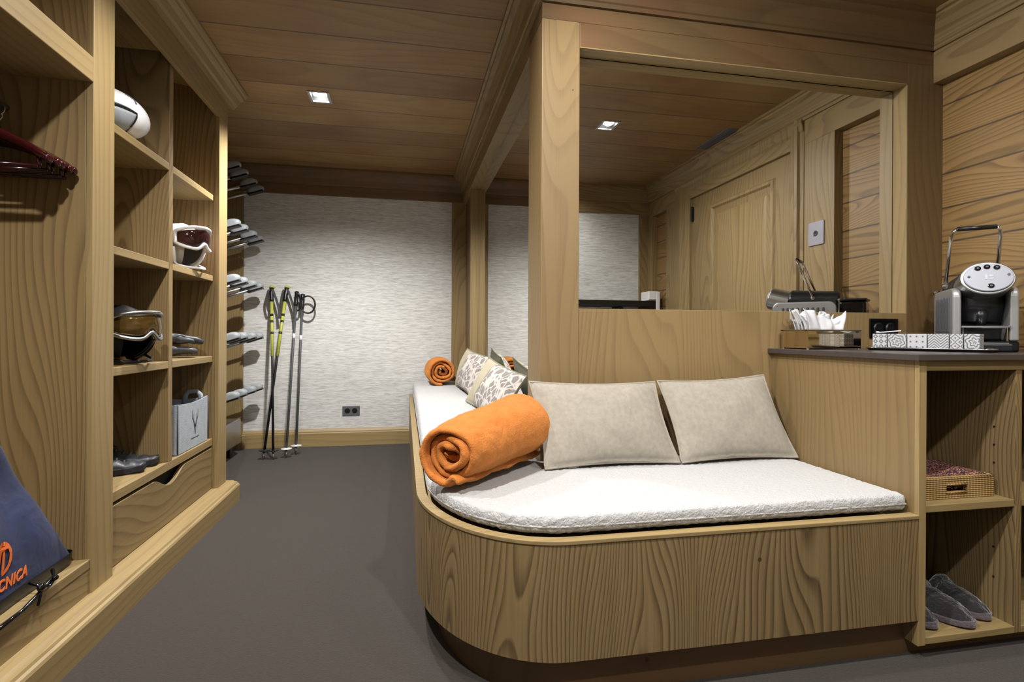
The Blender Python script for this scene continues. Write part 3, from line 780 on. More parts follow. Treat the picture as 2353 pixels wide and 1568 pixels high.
# ------------------------------------------------------------------ shoes, boots
def shoe(name, label, loc, rz, L=.29, shaft=.0, mat=None, k=1.0):
    t = thing(name, label, 'shoe' if not shaft else 'boot', loc, rz)
    def sec(u):                     # toe at +x; returns half width, top height
        hw = .5*(.075+.024*math.sin(PI*min(1, u*1.15)**.9)) if u < .9 else .5*.088*math.sqrt(max(0, 1-((u-.9)/.105)**2))
        if u < .06: hw *= math.sqrt(max(.15, u/.06))
        h = .095 if u < .3 else .095-.05*min(1, (u-.3)/.45)
        if u > .8: h -= .012*((u-.8)/.2)**2
        return hw*k, h*k
    def up(u, v):
        hw, h = sec(v*.985+.008); a = PI*u
        y = hw*math.cos(a)*(1.0-.35*(math.sin(a)**3)*(1 if v < .45 else .2)); z = .022+(h-.022)*(math.sin(a)**.75 if math.sin(a) > 0 else 0)
        z += .003*math.sin(40*v)*math.sin(a)
        return (-L*.5+L*(v*.985+.008), y, z)
    obj('upper', MB().grid(up, 17, 30), mat or M['leather'], t, smooth=True, local=True)
    def so(u, v):
        hw, h = sec(v); a = 2*PI*u
        return (-L*.5*1.02+L*1.02*v, (hw+.005)*max(-1, min(1, 1.4*math.cos(a))), .013+.013*max(-1, min(1, 1.4*math.sin(a)))+.012*max(0, (v-.75)/.25)**2)
    s = obj('sole', MB().grid(so, 24, 48, wrapu=True), M['rubber'], t, smooth=True, local=True)
    tr = MB()
    for q in range(9): tr.box(-L*.45+L*.1*q, -L*.42+L*.1*q, -sec(.05+.1*q)[0], sec(.05+.1*q)[0], -.0005, .006)
    obj('tread', tr, M['rubber'], s, local=True)
    la = MB()
    if not shaft:
        for q in range(4):
            x = -.01+.026*q; z = .088-.013*q
            la.tube([(x, -.024, z-.012), (x+.004, 0, z+.001), (x, .024, z-.012)], .0035, 6)
        la.tube([(-.02, 0, .09), (-.045, .03, .105), (-.03, .045, .085)], .0035, 6).tube([(-.02, 0, .09), (-.05, -.025, .102), (-.04, -.046, .08)], .0035, 6)
        obj('laces', la, M['strapgrey'], t, smooth=True, local=True)
        obj('tongue', MB().grid(lambda u, v: (-.035-.035*v+.015*u*0, -.026+.052*u, .088+.05*v+.008*math.sin(PI*u)), 8, 6), mat or M['leather'], t, smooth=True, solid=.008, local=True)
        obj('collar', MB().tube([(-L*.5+.07+.065*math.cos(a), .036*math.sin(a), .098+.012*math.cos(a+PI)) for a in [2*PI*q/20 for q in range(20)]], .009, 8, closed=True), M['softblack'], t, smooth=True, local=True)
    else:
        obj('shaft', MB().grid(lambda u, v: (-L*.5+.085+(.075-.006*v)*math.cos(2*PI*u)+.03*v, (.05+.006*v)*math.sin(2*PI*u), .06+shaft*v+.01*math.sin(v*12)), 28, 12, wrapu=True), M['softblack'], t, smooth=True, solid=.012, local=True)
        bk = MB()
        for q in range(3):
            z = .1+.08*q; bk.tube([(-L*.5+.165+.02*z, -.05, z), (-L*.5+.18+.02*z, 0, z), (-L*.5+.165+.02*z, .05, z)], .007, 6)
        obj('buckle', bk, M['darkgrey'], t, smooth=True, local=True)
    return t
shoe('lace_up_shoe', 'dark grey lace up shoe nearer the cabinet stile, in the bottom cubby', (-1.225, 2.53, .407), math.radians(24))
shoe('lace_up_shoe', 'dark grey lace up shoe nearer the cubby divider, in the bottom cubby', (-1.225, 2.655, .407), math.radians(20))
shoe('snow_boot', 'tall black boot standing in shadow behind the lace up shoes', (-1.425, 2.62, .407), math.radians(90), .26, .21, M['softblack'])

# ------------------------------------------------------------------ felt storage basket
fb = thing('felt_basket', 'light grey felt storage basket with antler motif in the bottom right cubby', 'basket', (-1.2, 3.065, .406))
def felt_side(p, q, z0, z1, sag):
    def f(u, v):
        x = p[0]+(q[0]-p[0])*u; y = p[1]+(q[1]-p[1])*u
        return (x, y, z0+(z1-sag*math.sin(PI*u)-z0)*v)
    return f
X0, X1_, Ya, Yb_ = -1.34, -1.072, 2.865, 3.268
mb = MB()
for p, q, sag in (((X1_, Ya), (X1_, Yb_), .012), ((X0, Ya), (X0, Yb_), .012), ((X0, Ya), (X1_, Ya), .02), ((X0, Yb_), (X1_, Yb_), .02)):
    mb.grid(felt_side(p, q, .409, .652, sag), 16, 10)
mb.add([(X0, Ya, .41), (X1_, Ya, .41), (X1_, Yb_, .41), (X0, Yb_, .41)], [(0,1,2,3)])
obj('basket_body', mb, M['felt'], fb, solid=.007)
for y in (Ya, Yb_):
    s = 1 if y == Yb_ else -1
    pts = [(X1_-.115, y, .61), (X1_-.11, y+s*.003, .655), (X1_-.095, y+s*.004, .675), (X1_-.055, y+s*.004, .677), (X1_-.035, y+s*.003, .657), (X1_-.03, y, .61)]
    obj('handle', MB().tube(pts, .013, 10), M['felt'], fb, smooth=True, bevel=0)
obj('corner_seam', MB().tube([(X1_+.003, Ya-.001, .412), (X1_+.003, Ya-.001, .648)], .0035, 6).tube([(X1_+.003, Yb_+.001, .412), (X1_+.003, Yb_+.001, .648)], .0035, 6), M['feltdark'], fb, smooth=True)
an = MB(); yc, zc = 3.085, .5
for s in (-1, 1):
    an.tube([(X1_+.004, yc, zc), (X1_+.004, yc+s*.014, zc+.035), (X1_+.004, yc+s*.036, zc+.06), (X1_+.004, yc+s*.04, zc+.10)], [.009, .0065, .0045, .0025], 6)
    an.tube([(X1_+.004, yc+s*.02, zc+.042), (X1_+.004, yc+s*.018, zc+.08)], [.004, .002], 6)
an.tube([(X1_+.004, yc, zc+.01), (X1_+.004, yc, zc-.028)], [.011, .004], 6)
an.tube([(X1_+.003, yc-.055, zc-.044), (X1_+.003, yc+.05, zc-.044)], .0035, 6)
an.v = [(X1_+.0035+(x-X1_-.004)*.25, y, z) for x, y, z in an.v]
obj('antler_motif', an, M['feltdark'], fb, smooth=True, label='dark antler motif')

# ------------------------------------------------------------------ boot drying rack in the far left corner
rk = thing('boot_drying_rack', 'steel boot drying rack with grey arms on the far left wall', 'boot rack', (-1.48, 4.6, 0))
obj('base_unit', MB().box(-1.54, -1.31, 3.9, 4.78, .10, .30), M['steel'], rk, bevel=.012)
obj('base_foot', MB().box(-1.53, -1.36, 4.0, 4.06, 0, .1).box(-1.53, -1.36, 4.66, 4.72, 0, .1), M['black'], rk, bevel=.004)
for y in (4.10, 4.62):
    obj('upright', MB().box(-1.545, -1.515, y-.02, y+.02, .3, 2.32), M['steel'], rk, bevel=.004)
ARMY = [4.22, 4.41, 4.66, 4.87]
for z in (2.10, 1.68, 1.28, .86, .43):
    obj('crossbar', MB().tube([(-1.5, 4.0, z), (-1.5, 4.93, z)], .014, 10), M['steel'], rk, smooth=True)
    for y in ARMY:
        a = obj('arm', MB().tube([(-1.5, y, z), (-1.46, y, z+.02), (-1.24, y, z+.09)], .013, 10), M['steel'], rk, smooth=True)
        ax = Matrix.Translation((-1.225, y, z+.095)) @ Matrix.Rotation(-.32, 4, 'Y')
        hd = MB().ell((0, 0, .012), (.068, .036, .034), 16, 10, fn=lambda v: Vector((v.x, max(-.03, min(.03, v.y*1.3)), max(-.022, v.z*1.1)))).xf(ax)
        obj('boot_holder', hd, M['grey'], a, smooth=True, local=False)
        obj('holder_pad', MB().box(-.07, .055, -.03, .03, -.018, -.006).xf(ax), M['black'], a)

# ------------------------------------------------------------------ ski poles leaning on the far wall
def pole(label, tip, top, kind, rot=0):
    tip, top = Vector(tip), Vector(top); d = (top-tip); L = d.length; d.normalize()
    t = thing('ski_pole', label, 'ski pole', tip, group=None)
    P = lambda s: tip+d*s
    dark = kind == 'grey'
    obj('shaft', MB().tube([P(.06), P(L*.55), P(L-.12)], .0095, 10), M['darkgrey'] if dark else M['black'], t, smooth=True)
    if not dark:
        obj('yellow_section', MB().tube([P(L*.58), P(L-.12)], .0125, 10), M['yellow'], t, smooth=True)
        for s in (.78, .82, .71): obj('band', MB().tube([P(L*s), P(L*s+.02)], .013, 10), M['black'], t, smooth=True)
    else:
        obj('band', MB().tube([P(L*.70), P(L*.73)], .0115, 10), M['white'], t, smooth=True, label='white printed band')
    obj('tip', MB().tube([P(0), P(.03), P(.065)], [.002, .005, .008], 8), M['steel'], t, smooth=True)
    bk = MB().lathe([(.006, 0), (.02, -.002), (.042, .006), (.042, .009), (.02, .006), (.009, .014)], 20, P(.07))
    obj('basket', bk, M['white'] if dark else M['black'], t, smooth=True)
    gr = MB().tube([P(L-.135), P(L-.12), P(L-.09), P(L-.06), P(L-.03), P(L-.006), P(L)], [.012, .0175, .016, .019, .0165, .02, .012], 12)
    g = obj('grip', gr, M['black'], t, smooth=True)
    if not dark:
        obj('grip_cap', MB().ell(P(L+.004), (.021, .021, .016), 12, 8).ell(P(L+.002)+Vector((.02, 0, 0)), (.012, .012, .01), 8, 6), M['yellow'], g, smooth=True)
        s = rot
        obj('strap', MB().grid(lambda u, v: P(L-.02)+Vector((s*(.012+.062*math.sin(PI*u*.5))+.018*(v-.5), -.024-.02*u+.01*v, -.25*u)), 12, 4), M['strapgrey'], t, smooth=True, solid=.004)
        obj('strap', MB().grid(lambda u, v: P(L-.02)+Vector((-s*.018-s*.02*math.sin(PI*u)+.016*(v-.5), -.022+.01*v, -.19*u)), 12, 4), M['strapgrey'], t, smooth=True, solid=.004)
    else:
        lp = [P(L-.02)+Vector((rot*(.06+.075*math.cos(a)), -.03, -.075+.075*math.sin(a))) for a in [2*PI*k/20+PI*.8 for k in range(20)]]
        obj('strap', MB().tube([(p.x, p.y, p.z) for p in lp], .008, 6, closed=True), M['black'], t, smooth=True)
    return t
pole('yellow and black ski pole, leftmost at the top, leaning on the far wall', (-1.007, 4.532, 0), (-1.128, 4.985, 1.395), 'yellow', 1)
pole('yellow and black ski pole, its foot crossing to the far left', (-1.085, 4.545, 0), (-1.004, 4.985, 1.398), 'yellow', 1)
pole('slim dark grey ski pole standing next to the yellow poles', (-.923, 4.577, 0), (-.921, 4.985, 1.365), 'grey', .25)
pole('slim dark grey ski pole farthest right, its strap loop hanging out', (-.869, 4.69, 0), (-.872, 4.985, 1.345), 'grey', .8)

# ------------------------------------------------------------------ corner bench
def outline(inset_l, inset_f, x_end=1.553, y_end=YF-.022, n=28, rx=.4, ry=.55):
    """outer edge of the bench seen from above, from the far wall round the curved corner to the counter unit"""
    xl, yf = .047+inset_l, 1.38+inset_f; cx, cy = .447, 1.93
    pts = [(xl, y_end-(y_end-cy)*k/12) for k in range(12)]
    for k in range(n+1):
        a = PI/2*k/n; pts.append((cx-(cx-xl)*math.cos(a), cy-(cy-yf)*math.sin(a)))
    pts += [(cx+(x_end-cx)*k/10, yf) for k in range(1, 11)]
    return pts
def wall_strip(o1, o2, z0, z1):
    mb = MB(); n = len(o1)
    vs = [(p[0], p[1], z0) for p in o1]+[(p[0], p[1], z1) for p in o1]+[(p[0], p[1], z1) for p in o2]+[(p[0], p[1], z0) for p in o2]
    fs = []
    for i in range(n-1):
        for k in range(4):
            a, b = k*n+i, ((k+1) % 4)*n+i; fs.append((a, a+1, b+1, b))
    fs += [(0, n, 2*n, 3*n), (n-1, 2*n-1, 3*n-1, 4*n-1)]
    return mb.add(vs, fs)
bench = thing('corner_bench', 'pine corner bench with a rounded front corner and recessed dark plinth', 'bench', (.45, 1.93, 0))
obj('front_panel', wall_strip(outline(0, 0), outline(.022, .022), .125, .438), M['panel_z'], bench)
obj('rim', wall_strip(outline(-.003, -.003), outline(.03, .03), .438, .45), M['edge_x'], bench, bevel=.002)
obj('plinth', wall_strip(outline(.07, .05), outline(.1, .08), 0, .125), M['dim_x'], bench)
inner = [(1.553, 2.058), (.525, 2.058), (.525, 2.288), (.583, 2.288), (.583, YF-.022)]
sb = MB(); oo = outline(.022, .022)+inner; n = len(oo)
sb.add([(x, y, .40) for x, y in oo]+[(x, y, .415) for x, y in oo], [(i, (i+1) % n, n+(i+1) % n, n+i) for i in range(n)]+[tuple(range(n-1, -1, -1)), tuple(range(n, 2*n))])
obj('seat_board', sb, M['wood_x'], bench)

# white seat cushion: rounded slab following the same outline
def ctop(y): 
    k = max(0, min(1, (y-1.9)/1.4)); return .508+.062*(k*k*(3-2*k))
from mathutils.geometry import delaunay_2d_cdt
base_o = outline(.034, .036, 1.543, YF-.03)
inner_c = [(1.543, 2.045), (.52, 2.045), (.52, 2.295), (.575, 2.295), (.575, YF-.03)]
def dens(p, st=.02):
    out = []
    for i in range(len(p)):
        a, b = Vector(p[i]), Vector(p[(i+1) % len(p)]); k = max(1, int((b-a).length/st))
        out += [tuple(a+(b-a)*j/k) for j in range(k)]
    return out
poly = dens(base_o+inner_c)
def offset(p, d):
    n = len(p); out = []
    for i in range(n):
        a, b, c = Vector(p[i-1]), Vector(p[i]), Vector(p[(i+1) % n])
        t = (c-a).normalized(); nm = Vector((-t.y, t.x)); out.append(tuple(b+nm*d))
    return out
area = sum(poly[i-1][0]*poly[i][1]-poly[i][0]*poly[i-1][1] for i in range(len(poly)))
sg = 1 if area > 0 else -1
mb = MB(); rings = [(.012, 0, 0), (.002, .12, 0), (-.002, .3, 0), (-.004, .6, 0), (.0, .85, 0), (.008, .95, 0), (.02, .992, 0), (.036, 1.0, 0)]
n = len(poly)
for d, f, _ in rings:
    mb.v += [(x, y, .451+(ctop(y)-.451)*f) for x, y in offset(poly, d*sg)]
for r in range(len(rings)-1):
    mb.f += [(r*n+i, r*n+(i+1) % n, (r+1)*n+(i+1) % n, (r+1)*n+i) for i in range(n)]
mb.f.append(tuple(range(n-1, -1, -1)))
lastring = [(v[0], v[1]) for v in mb.v[-n:]]
def inside(x, y):
    return any(True for _ in [0]) and _pip(x, y)
def _pip(x, y):
    c = False; j = len(lastring)-1
    for i in range(len(lastring)):
        xi, yi = lastring[i]; xj, yj = lastring[j]
        if (yi > y) != (yj > y) and x < (xj-xi)*(y-yi)/(yj-yi)+xi: c = not c
        j = i
    return c
pts = list(lastring)
g = .03
for i in range(int(1.6/g)):
    for j in range(int(3.8/g)):
        x, y = i*g+.01, 1.36+j*g
        if _pip(x, y) and min((x-a)**2+(y-b)**2 for a, b in lastring[::2]) > (g*.6)**2: pts.append((x, y))
res = delaunay_2d_cdt([Vector(p) for p in pts], [(i, (i+1) % n) for i in range(n)], [], 0, 1e-5)
o0 = len(mb.v)
def hump(x, y): return .0022*math.sin(x*9+y*4)+.002*mnoise.noise(Vector((x*6, y*6, 0)))
mb.v += [(p.x, p.y, ctop(p.y)+(hump(p.x, p.y) if k >= n else 0)) for k, p in enumerate(res[0])]
for f in res[2]:
    cx = sum(res[0][i].x for i in f)/len(f); cy = sum(res[0][i].y for i in f)/len(f)
    if _pip(cx, cy): mb.f.append(tuple(i+o0 for i in f))
mb.mi = [0]*len(mb.f)
bm_ = bmesh.new()
cush = obj('seat_cushion', mb, M['terry'], smooth=True)
bm_.from_mesh(cush.data); bmesh.ops.remove_doubles(bm_, verts=bm_.verts, dist=5e-4); bmesh.ops.recalc_face_normals(bm_, faces=bm_.faces); bm_.to_mesh(cush.data); bm_.free()
for p in cush.data.polygons: p.use_smooth = True
tag(cush, 'white terry cloth seat cushion covering the whole corner bench', 'cushion')
# looped pile on the cushion: fine displacement on a remeshed skin
rm = cush.modifiers.new('remesh', 'REMESH'); rm.mode = 'VOXEL'; rm.voxel_size = .0065; rm.use_smooth_shade = True
tx = bpy.data.textures.new('terry_loops', 'CLOUDS'); tx.noise_scale = .011; tx.noise_depth = 1
dp = cush.modifiers.new('pile', 'DISPLACE'); dp.texture = tx; dp.strength = .007; dp.mid_level = .6; dp.texture_coords = 'LOCAL'
sm = obj('piping', MB().tube([(x, y, .474) for x, y in offset(outline(.034, .036, 1.543, YF-.03), .0)], .004, 6), M['terry'], cush, smooth=True, local=True)

# ------------------------------------------------------------------ rolled orange blankets
def blanket_roll(label, base, ang, L, R0, turns=3.6, seed=1, flap=True, group='rolled orange blankets on the bench', start=4.75, taper=0.0):
    rnd = random.Random(seed)
    z = base[2]
    t = thing('rolled_blanket', label, 'blanket', base, 0, group=None)
    ax = Vector((math.cos(ang), math.sin(ang), 0)); sd = Vector((math.sin(ang), -math.cos(ang), 0))
    N = int(turns*34); T = 2*PI*turns; nl = 22
    ph = [rnd.uniform(0, 6) for _ in range(6)]
    mb = MB(); vs = []
    for i in range(N+1):
        f = i/N; a = start-T*(1-f) if True else 0
        r = R0*(.10+.90*f**.9)
        wob = (1-f)
        r *= 1+.16*wob*math.sin(2*a+ph[0])+.12*wob*math.sin(3*a+ph[1])+.015*math.sin(2*a+ph[2])
        r -= R0*.0
        for j in range(nl+1):
            g_ = j/nl; s = (g_-.5)*L
            endp = abs(g_-.5)*2
            rr = r*(1-.07*endp**4) + (.004*math.sin(g_*9+a*2+ph[3]))*f
            dz = .0
            push = (rnd.random()-.5)*0
            e = .018*math.sin(a*1.3+ph[4])*(1-f)+.012*math.sin(a*.5+ph[5])
            sh = s+(e if g_ < .5 else -e)*endp**6 + (.02*(1-f) if g_ < .5 else -.02*(1-f))*endp**6
            tp = 1+taper*(g_-.5); rr *= tp
            p = ax*sh+sd*(rr*math.cos(a)*1.03)+Vector((0, 0, 1))*(max(-R0*tp*.93, rr*math.sin(a))*.97+R0*tp*.93)
            vs.append(p+Vector(base))
    fs = [(i*(nl+1)+j, (i+1)*(nl+1)+j, (i+1)*(nl+1)+j+1, i*(nl+1)+j+1) for i in range(N) for j in range(nl)]
    mb.add(vs, fs)
    if flap:
        o0 = N*(nl+1)
        K = 8; last = mb.v[-(nl+1):]; fv = []
        for k in range(1, K+1):
            for j in range(nl+1):
                p = Vector(last[j]); u = k/K
                q = p+sd*(.05*u)
                q.z = p.z+.022*math.sin(u*PI*.9)+.004*u*math.sin(j*.9)
                fv.append(q)
        st = len(mb.v); mb.v += [tuple(q) for q in fv]
        idx = lambda k, j: (N*(nl+1)+j) if k == 0 else st+(k-1)*(nl+1)+j
        for k in range(K):
            for j in range(nl): mb.f.append((idx(k, j), idx(k+1, j), idx(k+1, j+1), idx(k, j+1))); mb.mi.append(0)
    o = obj('blanket', mb, M['mohair'], t, smooth=True, solid=R0*.19, merge=False)
    s = o.modifiers.new('sub', 'SUBSURF'); s.levels = 1; s.render_levels = 1
    tx = bpy.data.textures.new('wool_pile', 'CLOUDS'); tx.noise_scale = .03
    d = o.modifiers.new('pile', 'DISPLACE'); d.texture = tx; d.strength = .008; d.texture_coords = 'LOCAL'
    return t
blanket_roll('big rolled orange mohair blanket in the front corner of the bench', (.30, 1.865, .527), math.radians(47), .50, .119, 3.3, 4, taper=.30)
blanket_roll('small rolled orange blanket at the far end of the bench by the grey wall', (.305, 4.70, .578), math.radians(91), .42, .118, 3.4, 9, flap=False)

# ------------------------------------------------------------------ cushions
def pillow(name, label, c, th, mats, group=None, puff=.5, nrm=1, tips=.03, N=26):
    """c = corners bottom-left, bottom-right, top-right, top-left; bulges along the face normal"""
    c = [Vector(p) for p in c]
    nn = (c[1]-c[0]).cross(c[3]-c[0]).normalized()*nrm
    mb = MB(); uv = []
    ctr = sum(c, Vector())/4
    t_ = thing(name, label, 'cushion', tuple(ctr), 0, group=group)
    def P(u, v, s):
        a, b = 2*u-1, 2*v-1
        uu = .5+.5*a*(1-.055*(1-b*b)); vv = .5+.5*b*(1-.075*(1-a*a))
        p = c[0]*(1-uu)*(1-vv)+c[1]*uu*(1-vv)+c[2]*uu*vv+c[3]*(1-uu)*vv
        h = max(0, (1-a**2)*(1-b**2))**puff*th
        e = max(abs(a), abs(b))
        wr = .004*math.sin(18*u+7*v)*(1-e)*e*4+.005*mnoise.noise(Vector((u*5, v*4, s*3+ctr.x*7)))*(1-e**4)
        return p+nn*(s*h+wr*s)
    for s, mi in ((1, 0), (-1, 1)):
        o = len(mb.v)
        for i in range(N):
            for j in range(N):
                u, v = i/(N-1), j/(N-1); mb.v.append(tuple(P(u, v, s))); uv.append((u, v))
        for i in range(N-1):
            for j in range(N-1):
                q = (o+i*N+j, o+(i+1)*N+j, o+(i+1)*N+j+1, o+i*N+j+1); mb.f.append(q if s > 0 else q[::-1]); mb.mi.append(mi)
    ob = obj('cushion_cover', mb, mats, t_, smooth=True, uv=uv)
    bm = bmesh.new(); bm.from_mesh(ob.data); bmesh.ops.remove_doubles(bm, verts=bm.verts, dist=1e-5); bm.to_mesh(ob.data); bm.free()
    ed = [P(k/20, 0, 0) for k in range(20)]+[P(1, k/20, 0) for k in range(20)]+[P(1-k/20, 1, 0) for k in range(20)]+[P(0, 1-k/20, 0) for k in range(20)]
    obj('seam', MB().tube(ed, .0042, 6, closed=True), mats[1], t_, smooth=True)
    return t_
zc_ = .513
pillow('lumbar_cushion', 'beige linen lumbar cushion next to the big orange blanket', [(.50, 1.885, zc_), (1.035, 1.895, zc_), (.985, 2.01, .812), (.472, 2.025, .818)], .062, [M['linen'], M['linen']])
pillow('lumbar_cushion', 'beige linen lumbar cushion against the counter side panel', [(1.04, 1.89, zc_), (1.545, 1.89, zc_), (1.475, 2.01, .835), (1.0, 2.015, .815)], .06, [M['linen'], M['linen']])
pillow('patterned_cushion', 'long cushion with plain band and leaf print, behind the big orange blanket', [(.385, 3.42, .575), (.45, 2.62, .55), (.572, 2.50, .80), (.525, 3.36, .855)], .055, [M['leaf'], M['olive']], nrm=1)
pillow('patterned_cushion', 'long cushion with leaf print nearest the small far blanket', [(.41, 4.42, .585), (.44, 3.62, .58), (.565, 3.56, .845), (.50, 4.36, .885)], .06, [M['leaf'], M['olive']], nrm=1)

# ------------------------------------------------------------------ counter unit on the right
cu = thing('counter_unit', 'pine counter unit with open shelves under a dark stone top', 'cabinet', (2.0, 1.7, 0))
YC = 1.385
obj('side_panel', box(1.553, 1.577, YC+.012, 2.06, .045, .925), M['dim_z'], cu, bevel=.002)
obj('stile', box(1.553, 1.581, YC-.004, YC+.012, .045, .925), M['edge_z'], cu, bevel=.0015)
obj('divider', box(1.932, 1.957, YC, 2.06, .045, .925), M['panel_z'], cu, bevel=.002)
obj('end_panel', box(2.415, 2.44, YC, 2.06, .045, .925), M['panel_z'], cu, bevel=.002)
obj('back_panel', box(1.577, 2.415, 2.045, 2.058, .045, .925), M['panel_z'], cu)
obj('top_rail', box(1.5815, 2.44, YC-.002, YC+.02, .893, .925), M['wood_x'], cu, bevel=.002)
for x0, x1 in ((1.577, 1.932), (1.957, 2.415)):
    obj('shelf', box(x0, x1, YC+.003, 2.045, .452, .475), M['edge_x'], cu, bevel=.002)
    obj('bottom_shelf', box(x0, x1, YC, 2.045, .045, .067), M['edge_x'], cu, bevel=.002)
ph = MB()
for z in (.20, .30, .58, .64, .70):
    for y in (1.45, 1.95): ph.tube([(1.9305, y, z), (1.9325, y, z)], .0035, 8)
obj('shelf_pin_holes', ph, M['hole'], cu)
obj('plinth', box(1.553, 2.44, 1.43, 1.46, 0, .045), M['dim_x'], cu)
ct = obj('countertop', box(1.532, 2.44, 1.365, 2.06, .925, .945), M['stone'], bevel=.002); tag(ct, 'dark stone counter top over the open shelves, carrying the coffee machine', 'countertop')

# ------------------------------------------------------------------ coffee machine
ZT = .945
cm = thing('coffee_machine', 'silver and black capsule coffee machine with raised chrome lever handle', 'coffee machine', (2.166, 1.711, ZT), math.radians(-39))
W, D = .0935, .18
o = lambda n, mb, m, p=cm, **k: obj(n, mb, m, p, local=True, **k)
o('base', MB().box(-W, W, -D, D, 0, .04), M['gloss'], bevel=.008)
o('drip_tray', MB().box(-.07, .07, -D-.03, -D+.12, .002, .03), M['black'], bevel=.006)
gr = MB()
for k in range(7): gr.box(-.058, .058, -D-.022+.018*k, -D-.014+.018*k, .03, .034)
o('drip_grid', gr, M['steel'])
for s in (-1, 1):
    prof = []
    for y, z, r0 in ((-D+.004, .04, 0), (-D+.004, .235, 1), (D-.05, .235, 1), (D-.05, .04, 0)):
        if not r0: prof.append((y, z))
        else:
            sy = 1 if y < 0 else -1
            for k in range(7):
                a = PI/2*k/6; R_ = .035
                if sy > 0: prof.append((y+R_-R_*math.cos(a), z-R_+R_*math.sin(a)))
                else: prof.append((y-R_+R_*math.sin(a), z-R_+R_*math.cos(a)))
    sd_ = o('side_shell', MB().prism(prof, 'x', s*W, s*(W-.026)), M['silver'], bevel=.006, seg=3)
    rb = MB()
    for k in range(9): rb.box(s*W-.0045, s*W+.0045, -D+.052+.024*k, -D+.064+.024*k, .07, .205)
    o('vent_slots', rb, M['darkgrey'], bevel=.003)
o('core', MB().box(-W+.024, W-.024, -D+.10, D-.05, .04, .245), M['black'], bevel=.006)
o('front_cowl', MB().grid(lambda u, v: ((W-.027)*(2*u-1), -D+.02+.075*(1-math.sin(PI*u)**.5)*.6+.07*max(0, .45-v)**.8, .105+.125*v), 24, 14), M['black'], smooth=True, solid=.006)
o('spout', MB().lathe([(0, -.03), (.012, -.03), (.018, 0), (.03, .03), (0, .03)], 16, (0, -D+.055, .12)), M['black'], smooth=True)
st = MB().tube([(-.062, -D+.012, .034), (-.062, -D+.012, .088), (.062, -D+.012, .088), (.062, -D+.012, .034)], .0045, 8)
st.box(-.068, .068, -D-.004, -D+.03, .088, .094)
o('cup_stand', st, M['chrome'])
# oval head: cylinder along -Y tilted upwards
hm = Matrix.Translation((0, -D+.02, .252)) @ Matrix.Rotation(math.radians(-16), 4, 'X')
def oval(y0, y1, a, b, n=40, a2=None, b2=None):
    mb = MB(); a2 = a2 or a; b2 = b2 or b
    vs = [(a*math.cos(2*PI*k/n), y0, b*math.sin(2*PI*k/n)) for k in range(n)]+[(a2*math.cos(2*PI*k/n), y1, b2*math.sin(2*PI*k/n)) for k in range(n)]
    return mb.add(vs, [(k, (k+1) % n, n+(k+1) % n, n+k) for k in range(n)]+[tuple(range(n)), tuple(range(2*n-1, n-1, -1))])
o('head', oval(-.045, .06, .078, .062).xf(hm), M['steel'], bevel=.004)
o('head_cap', oval(.06, .30, .078, .062, a2=.066, b2=.045).xf(Matrix.Translation((0, -D+.02, .252)) @ Matrix.Rotation(math.radians(-16), 4, 'X') if False else Matrix.Translation((0, -D+.02, .245))), M['black'], bevel=.012, seg=3)
fp = o('face_plate', oval(-.053, -.044, .07, .053).xf(hm), M['palesilver'], bevel=.003)
for x, z in ((-.029, .034), (-.003, .039), (.024, .036), (.004, -.033)):
    b = oval(-.0575, -.052, .0095, .0078, 20); b.v = [(p[0]+x, p[1], p[2]+z) for p in b.v]
    bo = o('button', b.xf(hm), M['gloss'], bevel=.001)
    r_ = oval(-.0582, -.0572, .004, .0033, 14); r_.v = [(p[0]+x, p[1], p[2]+z) for p in r_.v]
    obj('button_mark', r_.xf(hm), M['darkgrey'], bo, local=True)
for x, z in ((-.055, .003), (.055, .008)):
    b = oval(-.0565, -.052, .0042, .0036, 14); b.v = [(p[0]+x, p[1], p[2]+z) for p in b.v]; o('indicator', b.xf(hm), M['darkgrey'])
em = MB().box(-.010, -.004, -.0545, -.0525, -.008, .010).box(.001, .012, -.0545, -.0525, .001, .009).box(.001, .012, -.0545, -.0525, -.008, -.002).xf(hm)
o('emblem', em, M['emblem'], label='faint square emblem')
hy, hz = .02, .255
lv = []
for s in (-1, 1):
    lv = [(s*.078, hy, hz), (s*.074, hy-.068, hz+.175), (s*.070, hy-.08, hz+.202), (s*.058, hy-.085, hz+.212)]
    o('lever_arm', MB().tube(lv, .0062, 10), M['chrome'], smooth=True)
o('lever_pivot', MB().tube([(-.088, hy, hz), (.088, hy, hz)], .009, 12), M['chrome'], smooth=True)
o('lever_grip', MB().tube([(-.058, hy-.085, hz+.212), (.058, hy-.085, hz+.212)], .0085, 12), M['black'], smooth=True)
o('water_tank', MB().box(-.07, .07, D-.045, D+.075, .02, .235), M['gloss'], bevel=.014, seg=3)
o('tank_lid', MB().box(-.073, .073, D-.048, D+.078, .235, .247), M['black'], bevel=.004)
o('tank_rod', MB().tube([(-.085, D-.04, .04), (-.085, D-.04, .235)], .005, 8).ell((-.085, D-.04, .24), (.008, .008, .008), 10, 6), M['chrome'], smooth=True)
obj('power_cord', MB().tube([(2.17, 1.93, .955), (2.10, 1.99, .955), (2.06, 2.0, .99), (2.10, 2.03, 1.02), (2.14, 2.043, 1.03)], .0045, 8), M['black'], cm, smooth=True) if False else None

